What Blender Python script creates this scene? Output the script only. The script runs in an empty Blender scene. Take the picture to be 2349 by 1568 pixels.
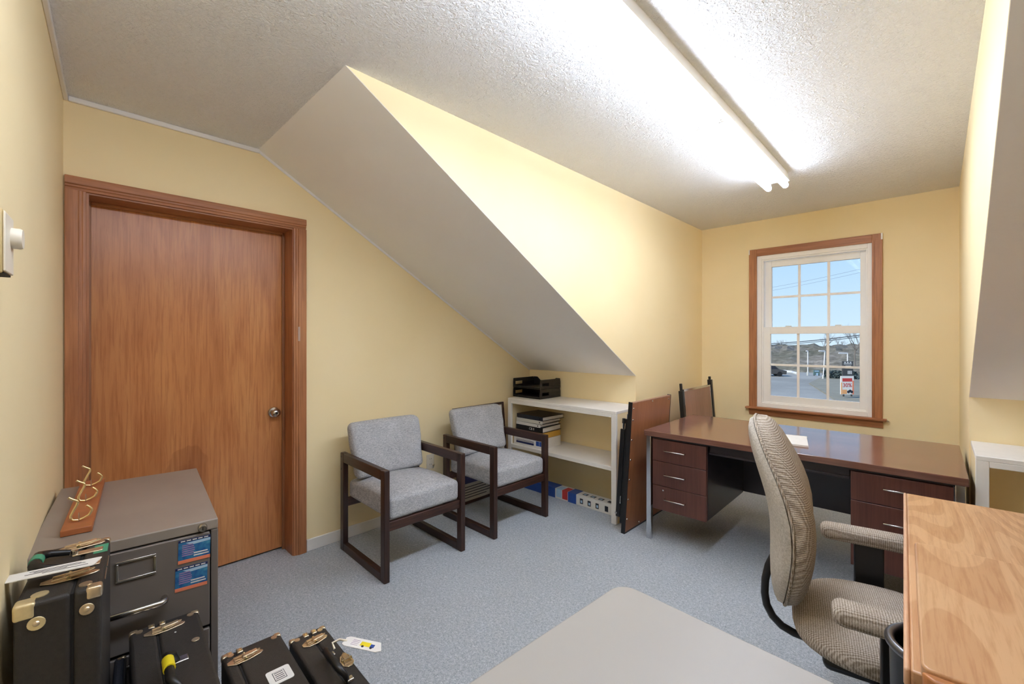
import bpy, bmesh, math, random
from mathutils import Vector, Matrix
random.seed(7)
S = bpy.context.scene
C = S.collection
PI = math.pi
R = math.radians

# ------------------------------------------------------------------ camera, sky, sun, exposure
FPX, W, HPX = 1004.0, 2349.0, 1568.0
EYE = 1.353
cd = bpy.data.cameras.new('camera'); cam = bpy.data.objects.new('camera', cd); C.objects.link(cam)
cd.sensor_fit = 'HORIZONTAL'; cd.sensor_width = 36.0; cd.lens = 36.0 * FPX / W
cd.shift_y = -(784.0 - 779.0) / W
cd.clip_start = 0.01; cd.clip_end = 2000
cam.location = (0, 0, EYE); cam.rotation_euler = (R(90), 0, R(44.2))
S.camera = cam

wd = bpy.data.worlds.new('sky'); S.world = wd; wd.use_nodes = True
nt = wd.node_tree; nt.nodes.clear()
o_ = nt.nodes.new('ShaderNodeOutputWorld'); bg = nt.nodes.new('ShaderNodeBackground')
tc = nt.nodes.new('ShaderNodeTexCoord'); sp = nt.nodes.new('ShaderNodeSeparateXYZ'); rp = nt.nodes.new('ShaderNodeValToRGB')
nt.links.new(tc.outputs['Generated'], sp.inputs[0]); nt.links.new(sp.outputs['Z'], rp.inputs[0])
nt.links.new(rp.outputs[0], bg.inputs['Color']); nt.links.new(bg.outputs[0], o_.inputs['Surface'])
rp.color_ramp.elements[0].position = 0.0; rp.color_ramp.elements[0].color = (0.66, 0.83, 1.0, 1)
rp.color_ramp.elements[1].position = 0.6; rp.color_ramp.elements[1].color = (0.16, 0.36, 0.80, 1)
e = rp.color_ramp.elements.new(0.2); e.color = (0.42, 0.66, 0.97, 1)
bg.inputs['Strength'].default_value = 0.50

sd = bpy.data.lights.new('sun', 'SUN'); sd.energy = 2.0; sd.angle = R(3); sd.color = (1, 0.90, 0.78)
so = bpy.data.objects.new('sun', sd); C.objects.link(so); so.rotation_euler = (R(55), 0, R(-25)); so.location = (0, -5, 12)

vs = S.view_settings
vs.view_transform = 'Standard'; vs.look = 'None'; vs.gamma = 1.0; vs.use_curve_mapping = False; vs.exposure = 1.13
S.cycles.max_bounces = 16; S.cycles.diffuse_bounces = 12; S.cycles.transparent_max_bounces = 16
TUBE = 17.0          # radiance of the fluorescent lamps

# ------------------------------------------------------------------ helpers: materials
def lin(c):
    return tuple(((v / 255.0) / 12.92 if v / 255.0 <= 0.04045 else (((v / 255.0) + 0.055) / 1.055) ** 2.4) for v in c) + (1.0,)

class NM:
    def __init__(s, name):
        s.m = bpy.data.materials.new(name); s.m.use_nodes = True
        s.t = s.m.node_tree; s.b = s.t.nodes['Principled BSDF']
        s.tc = None
    def n(s, t): return s.t.nodes.new('ShaderNode' + t)
    def l(s, a, b): s.t.links.new(a, b)
    def coords(s, scale=(1, 1, 1), rot=(0, 0, 0)):
        if s.tc is None: s.tc = s.n('TexCoord')
        mp = s.n('Mapping'); mp.inputs['Scale'].default_value = scale; mp.inputs['Rotation'].default_value = rot
        s.l(s.tc.outputs['Object'], mp.inputs[0]); return mp.outputs[0]
    def noise(s, vec, scale, detail=4, rough=0.55, dist=0.0):
        x = s.n('TexNoise'); x.inputs['Scale'].default_value = scale; x.inputs['Detail'].default_value = detail
        x.inputs['Roughness'].default_value = rough; x.inputs['Distortion'].default_value = dist
        s.l(vec, x.inputs['Vector']); return x.outputs['Fac']
    def ramp(s, fac, stops):
        r = s.n('ValToRGB'); el = r.color_ramp.elements
        while len(el) < len(stops): el.new(0.5)
        for q, (p, c) in zip(el, stops): q.position = p; q.color = c
        s.l(fac, r.inputs[0]); return r.outputs[0]
    def mix(s, a, b, fac, mode='MIX'):
        x = s.n('Mix'); x.data_type = 'RGBA'; x.blend_type = mode
        for key, v in (('A', a), ('B', b)):
            sock = [i for i in x.inputs if i.name == key and i.type == 'RGBA'][0]
            if isinstance(v, tuple): sock.default_value = v
            else: s.l(v, sock)
        f = [i for i in x.inputs if i.name == 'Factor' and i.type == 'VALUE'][0]
        if isinstance(fac, (int, float)): f.default_value = fac
        else: s.l(fac, f)
        return [o for o in x.outputs if o.type == 'RGBA'][0]
    def base(s, c):
        if isinstance(c, tuple): s.b.inputs['Base Color'].default_value = c
        else: s.l(c, s.b.inputs['Base Color'])
    def set(s, rough=0.5, metal=0.0, spec=0.5, coat=0.0):
        s.b.inputs['Roughness'].default_value = rough; s.b.inputs['Metallic'].default_value = metal
        s.b.inputs['Specular IOR Level'].default_value = spec; s.b.inputs['Coat Weight'].default_value = coat
    def bump(s, h, strength, dist):
        x = s.n('Bump'); x.inputs['Strength'].default_value = strength; x.inputs['Distance'].default_value = dist
        s.l(h, x.inputs['Height']); s.l(x.outputs[0], s.b.inputs['Normal'])

def plain(name, rgb, rough=0.5, metal=0.0, spec=0.5, var=0.06, vs_=14.0, bump=0.0, bscale=200.0, coat=0.0):
    k = NM(name); c = lin(rgb); v = k.coords()
    f = k.noise(v, vs_, 5)
    lo = tuple(x * (1 - var) for x in c[:3]) + (1,); hi = tuple(min(1, x * (1 + var)) for x in c[:3]) + (1,)
    k.base(k.ramp(f, [(0.3, lo), (0.7, hi)])); k.set(rough, metal, spec, coat)
    if bump: k.bump(k.noise(v, bscale, 3), bump, 0.002)
    return k.m

def wood(name, dark, light, axis=2, fine=90.0, stretch=0.045, rough=0.38, spec=0.5, big=2.2, contrast=1.0, mid=None, pore=0.35, dist=0.6, coat=0.0):
    k = NM(name); sc = [1, 1, 1]; sc[axis] = stretch
    v = k.coords(tuple(sc)); sc2 = [1, 1, 1]; sc2[axis] = 0.16; v2 = k.coords(tuple(sc2))
    f1 = k.noise(v, fine, 6, 0.6, 0.3)
    f2 = k.noise(v2, big * 3, 4, 0.5, dist)
    d, l_ = lin(dark), lin(light); m = lin(mid) if mid else tuple((a + b) / 2 for a, b in zip(d, l_))
    c2 = k.ramp(f2, [(0.5 - 0.25 / contrast, d), (0.5, m), (0.5 + 0.25 / contrast, l_)])
    g = k.ramp(f1, [(0.38, tuple(x * 0.55 for x in d[:3]) + (1,)), (0.60, (1, 1, 1, 1))])
    k.base(k.mix(c2, g, pore, 'MULTIPLY')); k.set(rough, 0, spec, coat)
    k.bump(f1, 0.08, 0.001)
    return k.m

def fabric(name, c1, c2, c3, freq=420.0, rough=0.95, bump=0.5):
    k = NM(name); va = k.coords((1, 0.16, 1)); vb = k.coords((0.16, 1, 0.5)); v = k.coords()
    fa = k.noise(va, freq, 2); fb = k.noise(vb, freq, 2); fc = k.noise(v, 6, 4)
    a = k.ramp(fa, [(0.36, lin(c1)), (0.64, lin(c2))]); b = k.ramp(fb, [(0.36, lin(c1)), (0.64, lin(c3))])
    col = k.mix(a, b, 0.5); g = k.ramp(fc, [(0.3, (0.86, 0.86, 0.86, 1)), (0.7, (1, 1, 1, 1))])
    k.base(k.mix(col, g, 1.0, 'MULTIPLY')); k.set(rough, 0, 0.15)
    k.bump(fa, bump, 0.0015); return k.m

M = {}
def mk_wall():
    k = NM('yellow_wall_paint'); v = k.coords()
    f = k.noise(v, 1.7, 3); f2 = k.noise(v, 160, 3)
    k.base(k.ramp(f, [(0.3, lin((243, 224, 178))), (0.7, lin((246, 228, 185)))]))
    k.set(0.62, 0, 0.35); k.bump(f2, 0.10, 0.002); return k.m
M['wall'] = mk_wall()
def mk_ceiling():
    k = NM('stippled_white_ceiling'); v = k.coords()
    f = k.noise(v, 70, 3, 0.6, 1.2); f2 = k.noise(v, 36, 2, 0.5, 0.8); f3 = k.noise(v, 1.3, 3)
    k.base(k.ramp(f3, [(0.3, lin((244, 244, 243))), (0.7, lin((248, 248, 248)))])); k.set(0.9, 0, 0.2)
    h = k.mix(f, f2, 0.4); k.bump(h, 1.0, 0.022); return k.m
M['ceiling'] = mk_ceiling()
def mk_slope():
    k = NM('smooth_white_slope_paint'); v = k.coords(); f = k.noise(v, 60, 3); f3 = k.noise(v, 1.3, 3)
    k.base(k.ramp(f3, [(0.3, lin((238, 236, 233))), (0.7, lin((243, 241, 239)))])); k.set(0.85, 0, 0.2)
    k.bump(f, 0.2, 0.004); return k.m
M['slope'] = mk_slope()
def mk_carpet():
    k = NM('blue_grey_carpet'); v = k.coords()
    f = k.noise(v, 210, 3, 0.7); f2 = k.noise(v, 90, 3, 0.7, 0.6); f3 = k.noise(v, 1.1, 4)
    c = k.ramp(f, [(0.30, lin((118, 126, 137))), (0.5, lin((182, 189, 196))), (0.70, lin((230, 234, 238)))])
    c2 = k.ramp(f2, [(0.32, lin((130, 138, 148))), (0.55, lin((186, 193, 200))), (0.7, lin((224, 228, 232)))])
    cc = k.mix(c, c2, 0.5); g = k.ramp(f3, [(0.3, (0.90, 0.90, 0.89, 1)), (0.7, (1, 1, 1, 1))])
    k.base(k.mix(cc, g, 1.0, 'MULTIPLY')); k.set(1.0, 0, 0.05); k.bump(f2, 0.8, 0.006); return k.m
M['carpet'] = mk_carpet()
M['white'] = plain('white_gloss_paint', (232, 229, 224), 0.45, var=0.02)
M['trim'] = plain('white_bead_paint', (236, 234, 232), 0.5, var=0.02)
M['shelfwhite'] = plain('white_shelf_paint', (234, 230, 222), 0.45, var=0.03, vs_=9)
M['vinyl'] = plain('white_vinyl', (250, 249, 247), 0.4, var=0.015)
M['casing'] = wood('reddish_stained_casing', (162, 102, 64), (194, 135, 90), 2, 70, 0.05, 0.42, pore=0.3)
M['casing_h'] = wood('reddish_stained_casing_across', (162, 102, 64), (194, 135, 90), 1, 70, 0.05, 0.42, pore=0.3)
M['casing_x'] = wood('reddish_stained_casing_window', (162, 102, 64), (194, 135, 90), 0, 70, 0.05, 0.42, pore=0.3)
M['jambedge'] = wood('pale_worn_jamb_edge', (138, 88, 56), (166, 116, 80), 2, 70, 0.05, 0.5, pore=0.2)
def mk_door():
    k = NM('varnished_luan_door'); v = k.coords((1, 1, 0.05)); v2 = k.coords((1, 1, 0.16)); v3 = k.coords((1, 1, 0.5))
    f1 = k.noise(v, 85, 6, 0.62, 0.5); f2 = k.noise(v2, 5.5, 4, 0.55, 1.4); f3 = k.noise(v3, 2.0, 3, 0.5, 0.5)
    c = k.ramp(f2, [(0.28, lin((178, 112, 66))), (0.5, lin((202, 136, 84))), (0.72, lin((216, 156, 100)))])
    g = k.ramp(f1, [(0.36, lin((176, 128, 98))), (0.55, (1, 1, 1, 1))])
    c = k.mix(c, g, 0.55, 'MULTIPLY')
    b = k.ramp(f3, [(0.35, lin((176, 112, 66))), (0.65, lin((206, 144, 88)))])
    c = k.mix(c, b, 0.35)
    # the cathedral figure low on the leaf
    sp_ = k.n('SeparateXYZ'); k.l(k.tc.outputs['Object'], sp_.inputs[0])
    def mth(op, a, b):
        x = k.n('Math'); x.operation = op
        for i, q in enumerate((a, b)):
            if isinstance(q, (int, float)): x.inputs[i].default_value = q
            else: k.l(q, x.inputs[i])
        return x.outputs[0]
    fn = k.noise(k.coords((1, 1, 0.6)), 7, 3, 0.5, 0.4)
    dy = mth('MULTIPLY', mth('SUBTRACT', sp_.outputs['Y'], 0.50), 5.0)
    dz = mth('MULTIPLY', mth('SUBTRACT', sp_.outputs['Z'], 0.50), 2.6)
    r2 = mth('ADD', mth('MULTIPLY', dy, dy), mth('MULTIPLY', dz, dz))
    r2 = mth('ADD', r2, mth('MULTIPLY', fn, 0.9))
    ring = mth('SINE', mth('MULTIPLY', r2, 9.0), 0.0)
    inside = k.ramp(r2, [(0.0, (1, 1, 1, 1)), (0.9, (1, 1, 1, 1)), (1.0, (0, 0, 0, 1))])
    ringc = k.ramp(ring, [(0.0, lin((128, 68, 36))), (0.35, lin((150, 86, 46))), (0.6, (1, 1, 1, 1))])
    core = k.ramp(r2, [(0.35, lin((150, 92, 54))), (0.55, (1, 1, 1, 1))])
    cm = k.mix(c, ringc, 0.22, 'MULTIPLY'); cm = k.mix(cm, core, 0.55, 'MULTIPLY')
    k.base(k.mix(c, cm, inside)); k.set(0.33, 0, 0.5); k.bump(f1, 0.12, 0.001)
    return k.m
M['door'] = mk_door()
M['nickel'] = plain('satin_nickel', (196, 192, 186), 0.22, 1.0, var=0.03)
M['chrome'] = plain('chrome', (208, 210, 214), 0.12, 1.0, var=0.02)
M['brass'] = plain('polished_brass', (250, 232, 176), 0.22, 0.9, var=0.05)
M['oldbrass'] = plain('worn_gilt_hardware', (228, 208, 178), 0.30, 0.9, var=0.15, vs_=60)
M['paleplate'] = plain('dull_gilt_corner', (232, 214, 170), 0.42, 0.7, var=0.1, vs_=40)
M['darkwood'] = wood('dark_walnut_frame', (40, 24, 19), (72, 44, 34), 2, 110, 0.05, 0.36, pore=0.4)
M['darkwood_x'] = wood('dark_walnut_frame_long', (40, 24, 19), (74, 46, 36), 0, 110, 0.05, 0.36, pore=0.4)
M['darkwood_y'] = wood('dark_walnut_rail', (52, 30, 22), (92, 56, 42), 1, 90, 0.06, 0.4, pore=0.5)
M['tweed'] = fabric('grey_tweed', (142, 144, 149), (204, 205, 208), (212, 213, 215), 340)
M['desk'] = wood('walnut_laminate_lit', (112, 76, 64), (138, 96, 80), 0, 120, 0.03, 0.13, 0.9, pore=0.25)  # desk top tone lifted for the window glare on it
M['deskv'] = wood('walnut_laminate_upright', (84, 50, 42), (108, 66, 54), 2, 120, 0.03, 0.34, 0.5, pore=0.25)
M['deskdark'] = plain('dark_enamel_panel', (52, 44, 46), 0.3, var=0.05)
M['black'] = plain('black_plastic', (26, 24, 24), 0.38, var=0.1)
M['blackmetal'] = plain('black_enamel_metal', (22, 21, 22), 0.35, 0.1, var=0.08)
M['tablebrown'] = wood('brown_laminate_tabletop', (142, 90, 58), (166, 110, 76), 2, 120, 0.03, 0.36, pore=0.2)
M['tablepink'] = wood('rosy_laminate_tabletop', (146, 106, 88), (172, 130, 110), 2, 120, 0.03, 0.3, pore=0.2)
M['oak'] = None
def mk_oak():
    k = NM('honey_oak'); v = k.coords((1, 0.06, 1)); v2 = k.coords((1, 0.20, 1))
    f1 = k.noise(v, 120, 6, 0.6, 0.2); f2 = k.noise(v2, 3.0, 2, 0.3, 0.5)
    x = k.n('Math'); x.operation = 'MULTIPLY'; k.l(f2, x.inputs[0]); x.inputs[1].default_value = 150.0
    y = k.n('Math'); y.operation = 'SINE'; k.l(x.outputs[0], y.inputs[0])
    c = k.ramp(f2, [(0.3, lin((204, 160, 116))), (0.7, lin((211, 169, 126)))])
    r_ = k.ramp(y.outputs[0], [(0.0, lin((206, 172, 142))), (0.16, (1, 1, 1, 1))])
    g = k.ramp(f1, [(0.35, lin((205, 170, 140))), (0.55, (1, 1, 1, 1))])
    c = k.mix(c, r_, 0.34, 'MULTIPLY'); c = k.mix(c, g, 0.4, 'MULTIPLY')
    k.base(c); k.set(0.34, 0, 0.5); k.bump(f1, 0.06, 0.001); return k.m
M['oak'] = mk_oak()
M['oakedge'] = plain('honey_oak_edge', (216, 170, 134), 0.35, var=0.06, vs_=30)
M['oakend'] = plain('shaded_oak_end', (178, 116, 66), 0.4, var=0.1, vs_=30)  # darker oak tone stands for the weaker light on the end face
def mk_knit(name, d1, d2):
    k = NM(name); v = k.coords()
    ws = []
    for d in (d1, d2):
        w = k.n('TexWave'); w.wave_type = 'BANDS'; w.bands_direction = d; w.inputs['Scale'].default_value = 52; w.inputs['Distortion'].default_value = 1.2
        w.inputs['Detail Scale'].default_value = 2.0; k.l(v, w.inputs['Vector']); ws.append(w.outputs['Color'])
    h = k.mix(ws[0], ws[1], 0.5)
    f = k.noise(v, 5, 4); f2 = k.noise(v, 260, 2)
    c = k.ramp(h, [(0.2, lin((150, 137, 122))), (0.5, lin((186, 175, 161))), (0.8, lin((214, 205, 193)))])
    c = k.mix(c, k.ramp(f2, [(0.35, lin((205, 198, 190))), (0.6, (1, 1, 1, 1))]), 0.7, 'MULTIPLY')
    g = k.ramp(f, [(0.3, (0.92, 0.90, 0.88, 1)), (0.7, (1, 1, 1, 1))])
    k.base(k.mix(c, g, 1.0, 'MULTIPLY')); k.set(0.95, 0, 0.1); k.bump(h, 0.5, 0.003); return k.m
M['knit'] = mk_knit('tan_knit_seat', 'X', 'Y')
M['knitv'] = mk_knit('tan_knit_back', 'Y', 'Z')
M['knitback'] = fabric('tan_back_shell_fabric', (178, 170, 156), (212, 204, 192), (216, 209, 198), 260)
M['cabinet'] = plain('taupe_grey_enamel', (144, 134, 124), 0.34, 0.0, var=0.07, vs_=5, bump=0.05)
M['cabinetface'] = plain('taupe_grey_enamel_shaded', (114, 106, 99), 0.36, 0.0, var=0.05, vs_=5, bump=0.05)  # same enamel as the top, darkened for the shade on the front
M['gap'] = plain('dark_gap', (22, 20, 20), 0.8)
M['leather'] = plain('black_leatherette', (50, 46, 43), 0.5, 0, 0.4, var=0.14, vs_=120, bump=0.35, bscale=420)
M['leatherb'] = plain('bluish_black_leatherette', (44, 46, 54), 0.45, 0, 0.4, var=0.14, vs_=120, bump=0.35, bscale=420)
M['paper'] = plain('white_paper', (226, 224, 220), 0.7, var=0.03, vs_=30)
M['greytop'] = plain('grey_beige_laminate', (164, 160, 154), 0.42, var=0.02, vs_=3)
M['green'] = plain('green_tape', (66, 148, 116), 0.45, var=0.06)
M['yellow'] = plain('yellow_tape', (236, 214, 40), 0.4, var=0.05)
M['stickerblue'] = None
def mk_sticker():
    k = NM('blue_printed_card'); v = k.coords(); sp_ = k.n('SeparateXYZ'); k.l(v, sp_.inputs[0])
    f = k.noise(v, 38, 2, 0.5, 0.7)
    c = k.ramp(f, [(0.35, lin((34, 84, 148))), (0.6, lin((52, 122, 168))), (0.75, lin((80, 152, 182)))])
    k.base(c); k.set(0.35, 0, 0.5); return k.m
M['stickerblue'] = mk_sticker()
M['navyink'] = plain('navy_ink', (26, 36, 84), 0.4)
M['mauveink'] = plain('mauve_ink', (160, 128, 172), 0.4)
M['salmon'] = plain('salmon_ink', (226, 132, 98), 0.4)
M['skyink'] = plain('pale_blue_ink', (176, 206, 226), 0.4)
M['boxblue'] = plain('blue_printed_carton', (40, 78, 158), 0.4, var=0.08)
M['boxwhite'] = plain('white_carton', (226, 222, 214), 0.5, var=0.03)
M['boxred'] = plain('red_ink', (196, 62, 58), 0.4)
M['ink'] = plain('dark_ink', (38, 40, 50), 0.4)
M['boxyellow'] = plain('yellow_carton', (206, 158, 66), 0.5, var=0.05)
M['cream'] = plain('cream_plastic', (228, 219, 200), 0.4, var=0.02)
M['beige'] = plain('shaded_cream_plastic', (196, 172, 120), 0.45, var=0.03)  # tan puts the shade on the thermostat's sides into the colour
M['printpaper'] = plain('cream_print_paper', (206, 202, 190), 0.4, var=0.04, vs_=5)
M['indigo'] = plain('indigo_print', (70, 72, 130), 0.4, var=0.1)

def emis(name, rgb, strength):
    m = bpy.data.materials.new(name); m.use_nodes = True; t = m.node_tree; t.nodes.clear()
    o = t.nodes.new('ShaderNodeOutputMaterial'); e_ = t.nodes.new('ShaderNodeEmission')
    e_.inputs[0].default_value = rgb + (1,); e_.inputs[1].default_value = strength; t.links.new(e_.outputs[0], o.inputs[0]); return m
M['tube'] = emis('lit_fluorescent_tube', (0.845, 0.94, 1.13), TUBE)
def mk_glass():
    m = bpy.data.materials.new('window_glass'); m.use_nodes = True; t = m.node_tree; t.nodes.clear()
    o = t.nodes.new('ShaderNodeOutputMaterial'); tr = t.nodes.new('ShaderNodeBsdfTransparent'); gl = t.nodes.new('ShaderNodeBsdfGlossy')
    mx = t.nodes.new('ShaderNodeMixShader'); fr = t.nodes.new('ShaderNodeFresnel'); fr.inputs[0].default_value = 1.10
    gl.inputs['Roughness'].default_value = 0.02; tr.inputs[0].default_value = (0.97, 0.985, 0.98, 1)
    t.links.new(fr.outputs[0], mx.inputs[0]); t.links.new(tr.outputs[0], mx.inputs[1]); t.links.new(gl.outputs[0], mx.inputs[2])
    t.links.new(mx.outputs[0], o.inputs[0]); return m
M['glass'] = mk_glass()

# ------------------------------------------------------------------ helpers: geometry
class B:
    def __init__(s): s.bm = bmesh.new()
    def _add(s, vs_, fs):
        v = [s.bm.verts.new(p) for p in vs_]
        for f in fs:
            try: s.bm.faces.new([v[i] for i in f])
            except ValueError: pass
        return v
    def box(s, x0, x1, y0, y1, z0, z1):
        s._add([(x0,y0,z0),(x1,y0,z0),(x1,y1,z0),(x0,y1,z0),(x0,y0,z1),(x1,y0,z1),(x1,y1,z1),(x0,y1,z1)],
               [(3,2,1,0),(4,5,6,7),(0,1,5,4),(1,2,6,5),(2,3,7,6),(3,0,4,7)]); return s
    def prism(s, poly, a0, a1, axis='z'):
        def P(u, v, w): return {'z': (u, v, w), 'x': (w, u, v), 'y': (u, w, v)}[axis]
        n = len(poly)
        s._add([P(u, v, a0) for u, v in poly] + [P(u, v, a1) for u, v in poly],
               [tuple(range(n))[::-1], tuple(range(n, 2 * n))] + [(i, (i + 1) % n, n + (i + 1) % n, n + i) for i in range(n)]); return s
    def tube(s, pts, r, n=8, closed=False, cap=True):
        pts = [Vector(p) for p in pts]; m = len(pts); rings = []
        rr = r if isinstance(r, (list, tuple)) else [r] * m
        up = None
        for i, p in enumerate(pts):
            if closed: t = pts[(i + 1) % m] - pts[i - 1]
            else: t = pts[min(i + 1, m - 1)] - pts[max(i - 1, 0)]
            t.normalize()
            if up is None:
                up = Vector((0, 0, 1)) if abs(t.z) < 0.9 else Vector((1, 0, 0))
            a = t.cross(up)
            if a.length < 1e-5: a = t.cross(Vector((0, 1, 0)))
            a.normalize(); b = a.cross(t).normalized(); up = b
            rings.append([s.bm.verts.new(p + (a * math.cos(q) + b * math.sin(q)) * rr[i]) for q in [2 * PI * j / n for j in range(n)]])
        for i in range(m if closed else m - 1):
            A, D = rings[i], rings[(i + 1) % m]
            for j in range(n): s.bm.faces.new((A[j], A[(j + 1) % n], D[(j + 1) % n], D[j]))
        if cap and not closed:
            s.bm.faces.new(rings[0][::-1]); s.bm.faces.new(rings[-1])
        return s
    def cyl(s, p0, p1, r, n=16): return s.tube([p0, p1], r, n)
    def lathe(s, prof, n=24, M_=None):
        M_ = M_ or Matrix(); rings = []
        for r, z in prof:
            rings.append([s.bm.verts.new(M_ @ Vector((r * math.cos(2 * PI * j / n), r * math.sin(2 * PI * j / n), z))) for j in range(n)])
        for A, D in zip(rings, rings[1:]):
            for j in range(n): s.bm.faces.new((A[j], A[(j + 1) % n], D[(j + 1) % n], D[j]))
        s.bm.faces.new(rings[0][::-1]); s.bm.faces.new(rings[-1]); return s
    def rbox(s, c, size, r, n=8, fn=None):
        hx, hy, hz = [q / 2 for q in size]; cx, cy, cz = c; cache = {}
        def V(p):
            k = tuple(round(q, 6) for q in p)
            if k in cache: return cache[k]
            inner = Vector((max(-hx + r, min(hx - r, p[0])), max(-hy + r, min(hy - r, p[1])), max(-hz + r, min(hz - r, p[2]))))
            d = Vector(p) - inner
            q = inner + d.normalized() * r if d.length > 1e-9 else Vector(p)
            if fn: q = Vector(fn(q.x, q.y, q.z))
            cache[k] = s.bm.verts.new(q + Vector(c)); return cache[k]
        def ticks(h):
            a = [-h + r * (1 - math.cos(PI / 2 * i / 3)) * 1.0 for i in range(4)]
            m = [-(h - r) + 2 * (h - r) * i / n for i in range(1, n)]
            return [-h, -h + r * 0.25, -h + r * 0.6, -h + r] + m + [h - r, h - r * 0.6, h - r * 0.25, h]
        H = (ticks(hx), ticks(hy), ticks(hz))
        for ax in range(3):
            u, w = [q for q in range(3) if q != ax]
            for sg in (-1, 1):
                for i in range(len(H[u]) - 1):
                    for j in range(len(H[w]) - 1):
                        vs_ = []
                        for (a, b) in ((i, j), (i + 1, j), (i + 1, j + 1), (i, j + 1)):
                            p = [0, 0, 0]; p[ax] = sg * (hx, hy, hz)[ax]; p[u] = H[u][a]; p[w] = H[w][b]; vs_.append(V(p))
                        if len(set(vs_)) >= 3:
                            try: s.bm.faces.new(vs_)
                            except ValueError: pass
        return s
    def pad(s, outline, tf, tr, bend=None, M_=None, rings=9, n=40, pw=2.6):
        # pillow: outline(theta)->(u,v); front side +w thickness tf, rear side -w thickness tr
        M_ = M_ or Matrix(); bend = bend or (lambda u, v: 0.0)
        def P(u, v, w): return s.bm.verts.new(M_ @ Vector((w + bend(u, v), u, v)))
        for sg, T in ((1, tf), (-1, tr)):
            prev = None
            for i in range(rings + 1):
                q = math.sin(PI / 2 * i / rings); cur = []
                w = sg * T * max(0.0, 1 - q ** pw) ** (1 / pw)
                if i == 0:
                    u, v = 0.0, sum(outline(2 * PI * j / n)[1] for j in range(n)) / n
                    cv = P(u, v, w); c0 = v; prev = None; continue
                for j in range(n):
                    u, v = outline(2 * PI * j / n); cur.append(P(u * q, c0 + (v - c0) * q, w))
                if prev is None:
                    for j in range(n): s.bm.faces.new((cv, cur[j], cur[(j + 1) % n]) if sg > 0 else (cv, cur[(j + 1) % n], cur[j]))
                else:
                    for j in range(n):
                        f = (prev[j], cur[j], cur[(j + 1) % n], prev[(j + 1) % n]); s.bm.faces.new(f if sg > 0 else f[::-1])
                prev = cur
        bmesh.ops.remove_doubles(s.bm, verts=s.bm.verts, dist=1e-5); return s
    def obj(s, name, mat, parent=None, bevel=0.0, seg=2, smooth=None, loc=None, rot=None):
        bmesh.ops.recalc_face_normals(s.bm, faces=s.bm.faces)
        me = bpy.data.meshes.new(name); s.bm.to_mesh(me); s.bm.free()
        me.materials.append(M[mat] if isinstance(mat, str) else mat)
        o = bpy.data.objects.new(name, me); C.objects.link(o)
        if parent: o.parent = parent
        if loc: o.location = loc
        if rot: o.rotation_euler = rot
        if smooth or bevel:
            for p in me.polygons: p.use_smooth = True
            me.set_sharp_from_angle(angle=R(smooth or 32))
        if bevel:
            b = o.modifiers.new('bevel', 'BEVEL'); b.width = bevel; b.segments = seg; b.limit_method = 'ANGLE'; b.angle_limit = R(35); b.harden_normals = False
        return o

def box(name, mat, parent, x0, x1, y0, y1, z0, z1, bevel=0.0, seg=2):
    return B().box(x0, x1, y0, y1, z0, z1).obj(name, mat, parent, bevel, seg)
def tag(o, label, cat, group=None):
    o['label'] = label; o['category'] = cat
    if group: o['group'] = group
    return o
def thing(name, label, cat, loc=(0, 0, 0), rz=0.0, group=None):
    o = bpy.data.objects.new(name, None); C.objects.link(o); o.location = loc; o.rotation_euler = (0, 0, rz); o.empty_display_size = 0.1
    return tag(o, label, cat, group)
def struct(o, label=None):
    o['kind'] = 'structure'
    if label: o['label'] = label
    return o
def senv(name, label, loc=(0, 0, 0), rz=0.0):
    o = bpy.data.objects.new(name, None); C.objects.link(o); o.location = loc; o.rotation_euler = (0, 0, rz); return struct(o, label)
def dup(root):
    r = root.copy(); C.objects.link(r)
    for ch in root.children:
        c = ch.copy(); C.objects.link(c); c.parent = r
        for g in ch.children:
            d = g.copy(); C.objects.link(d); d.parent = c
    return r
def text(name, body, size, mat, parent, loc, rot, extrude=0.0006, align='CENTER', sx=1.0):
    cu = bpy.data.curves.new(name, 'FONT'); cu.body = body; cu.size = size; cu.extrude = extrude; cu.align_x = align; cu.align_y = 'CENTER'
    t = bpy.data.objects.new(name, cu); C.objects.link(t)
    dg = bpy.context.evaluated_depsgraph_get(); me = bpy.data.meshes.new_from_object(t.evaluated_get(dg))
    bpy.data.objects.remove(t); me.materials.clear(); me.materials.append(M[mat])
    o = bpy.data.objects.new(name, me); C.objects.link(o); o.parent = parent; o.location = loc; o.rotation_euler = rot; o.scale = (sx, 1, 1)
    return o

# image-to-world, only used to place things where they stand
_s, _c = math.sin(R(44.2)), math.cos(R(44.2))
def ray(px, py):
    k = (px - 1174.5) / FPX; return Vector((-_s + k * _c, _c + k * _s, (779.0 - py) / FPX))
def atz(px, py, z):
    d = ray(px, py); return Vector((0, 0, EYE)) + d * ((z - EYE) / d.z)
def aty(px, py, y):
    d = ray(px, py); return Vector((0, 0, EYE)) + d * (y / d.y)
def atx(px, py, x):
    d = ray(px, py); return Vector((0, 0, EYE)) + d * (x / d.x)

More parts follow.
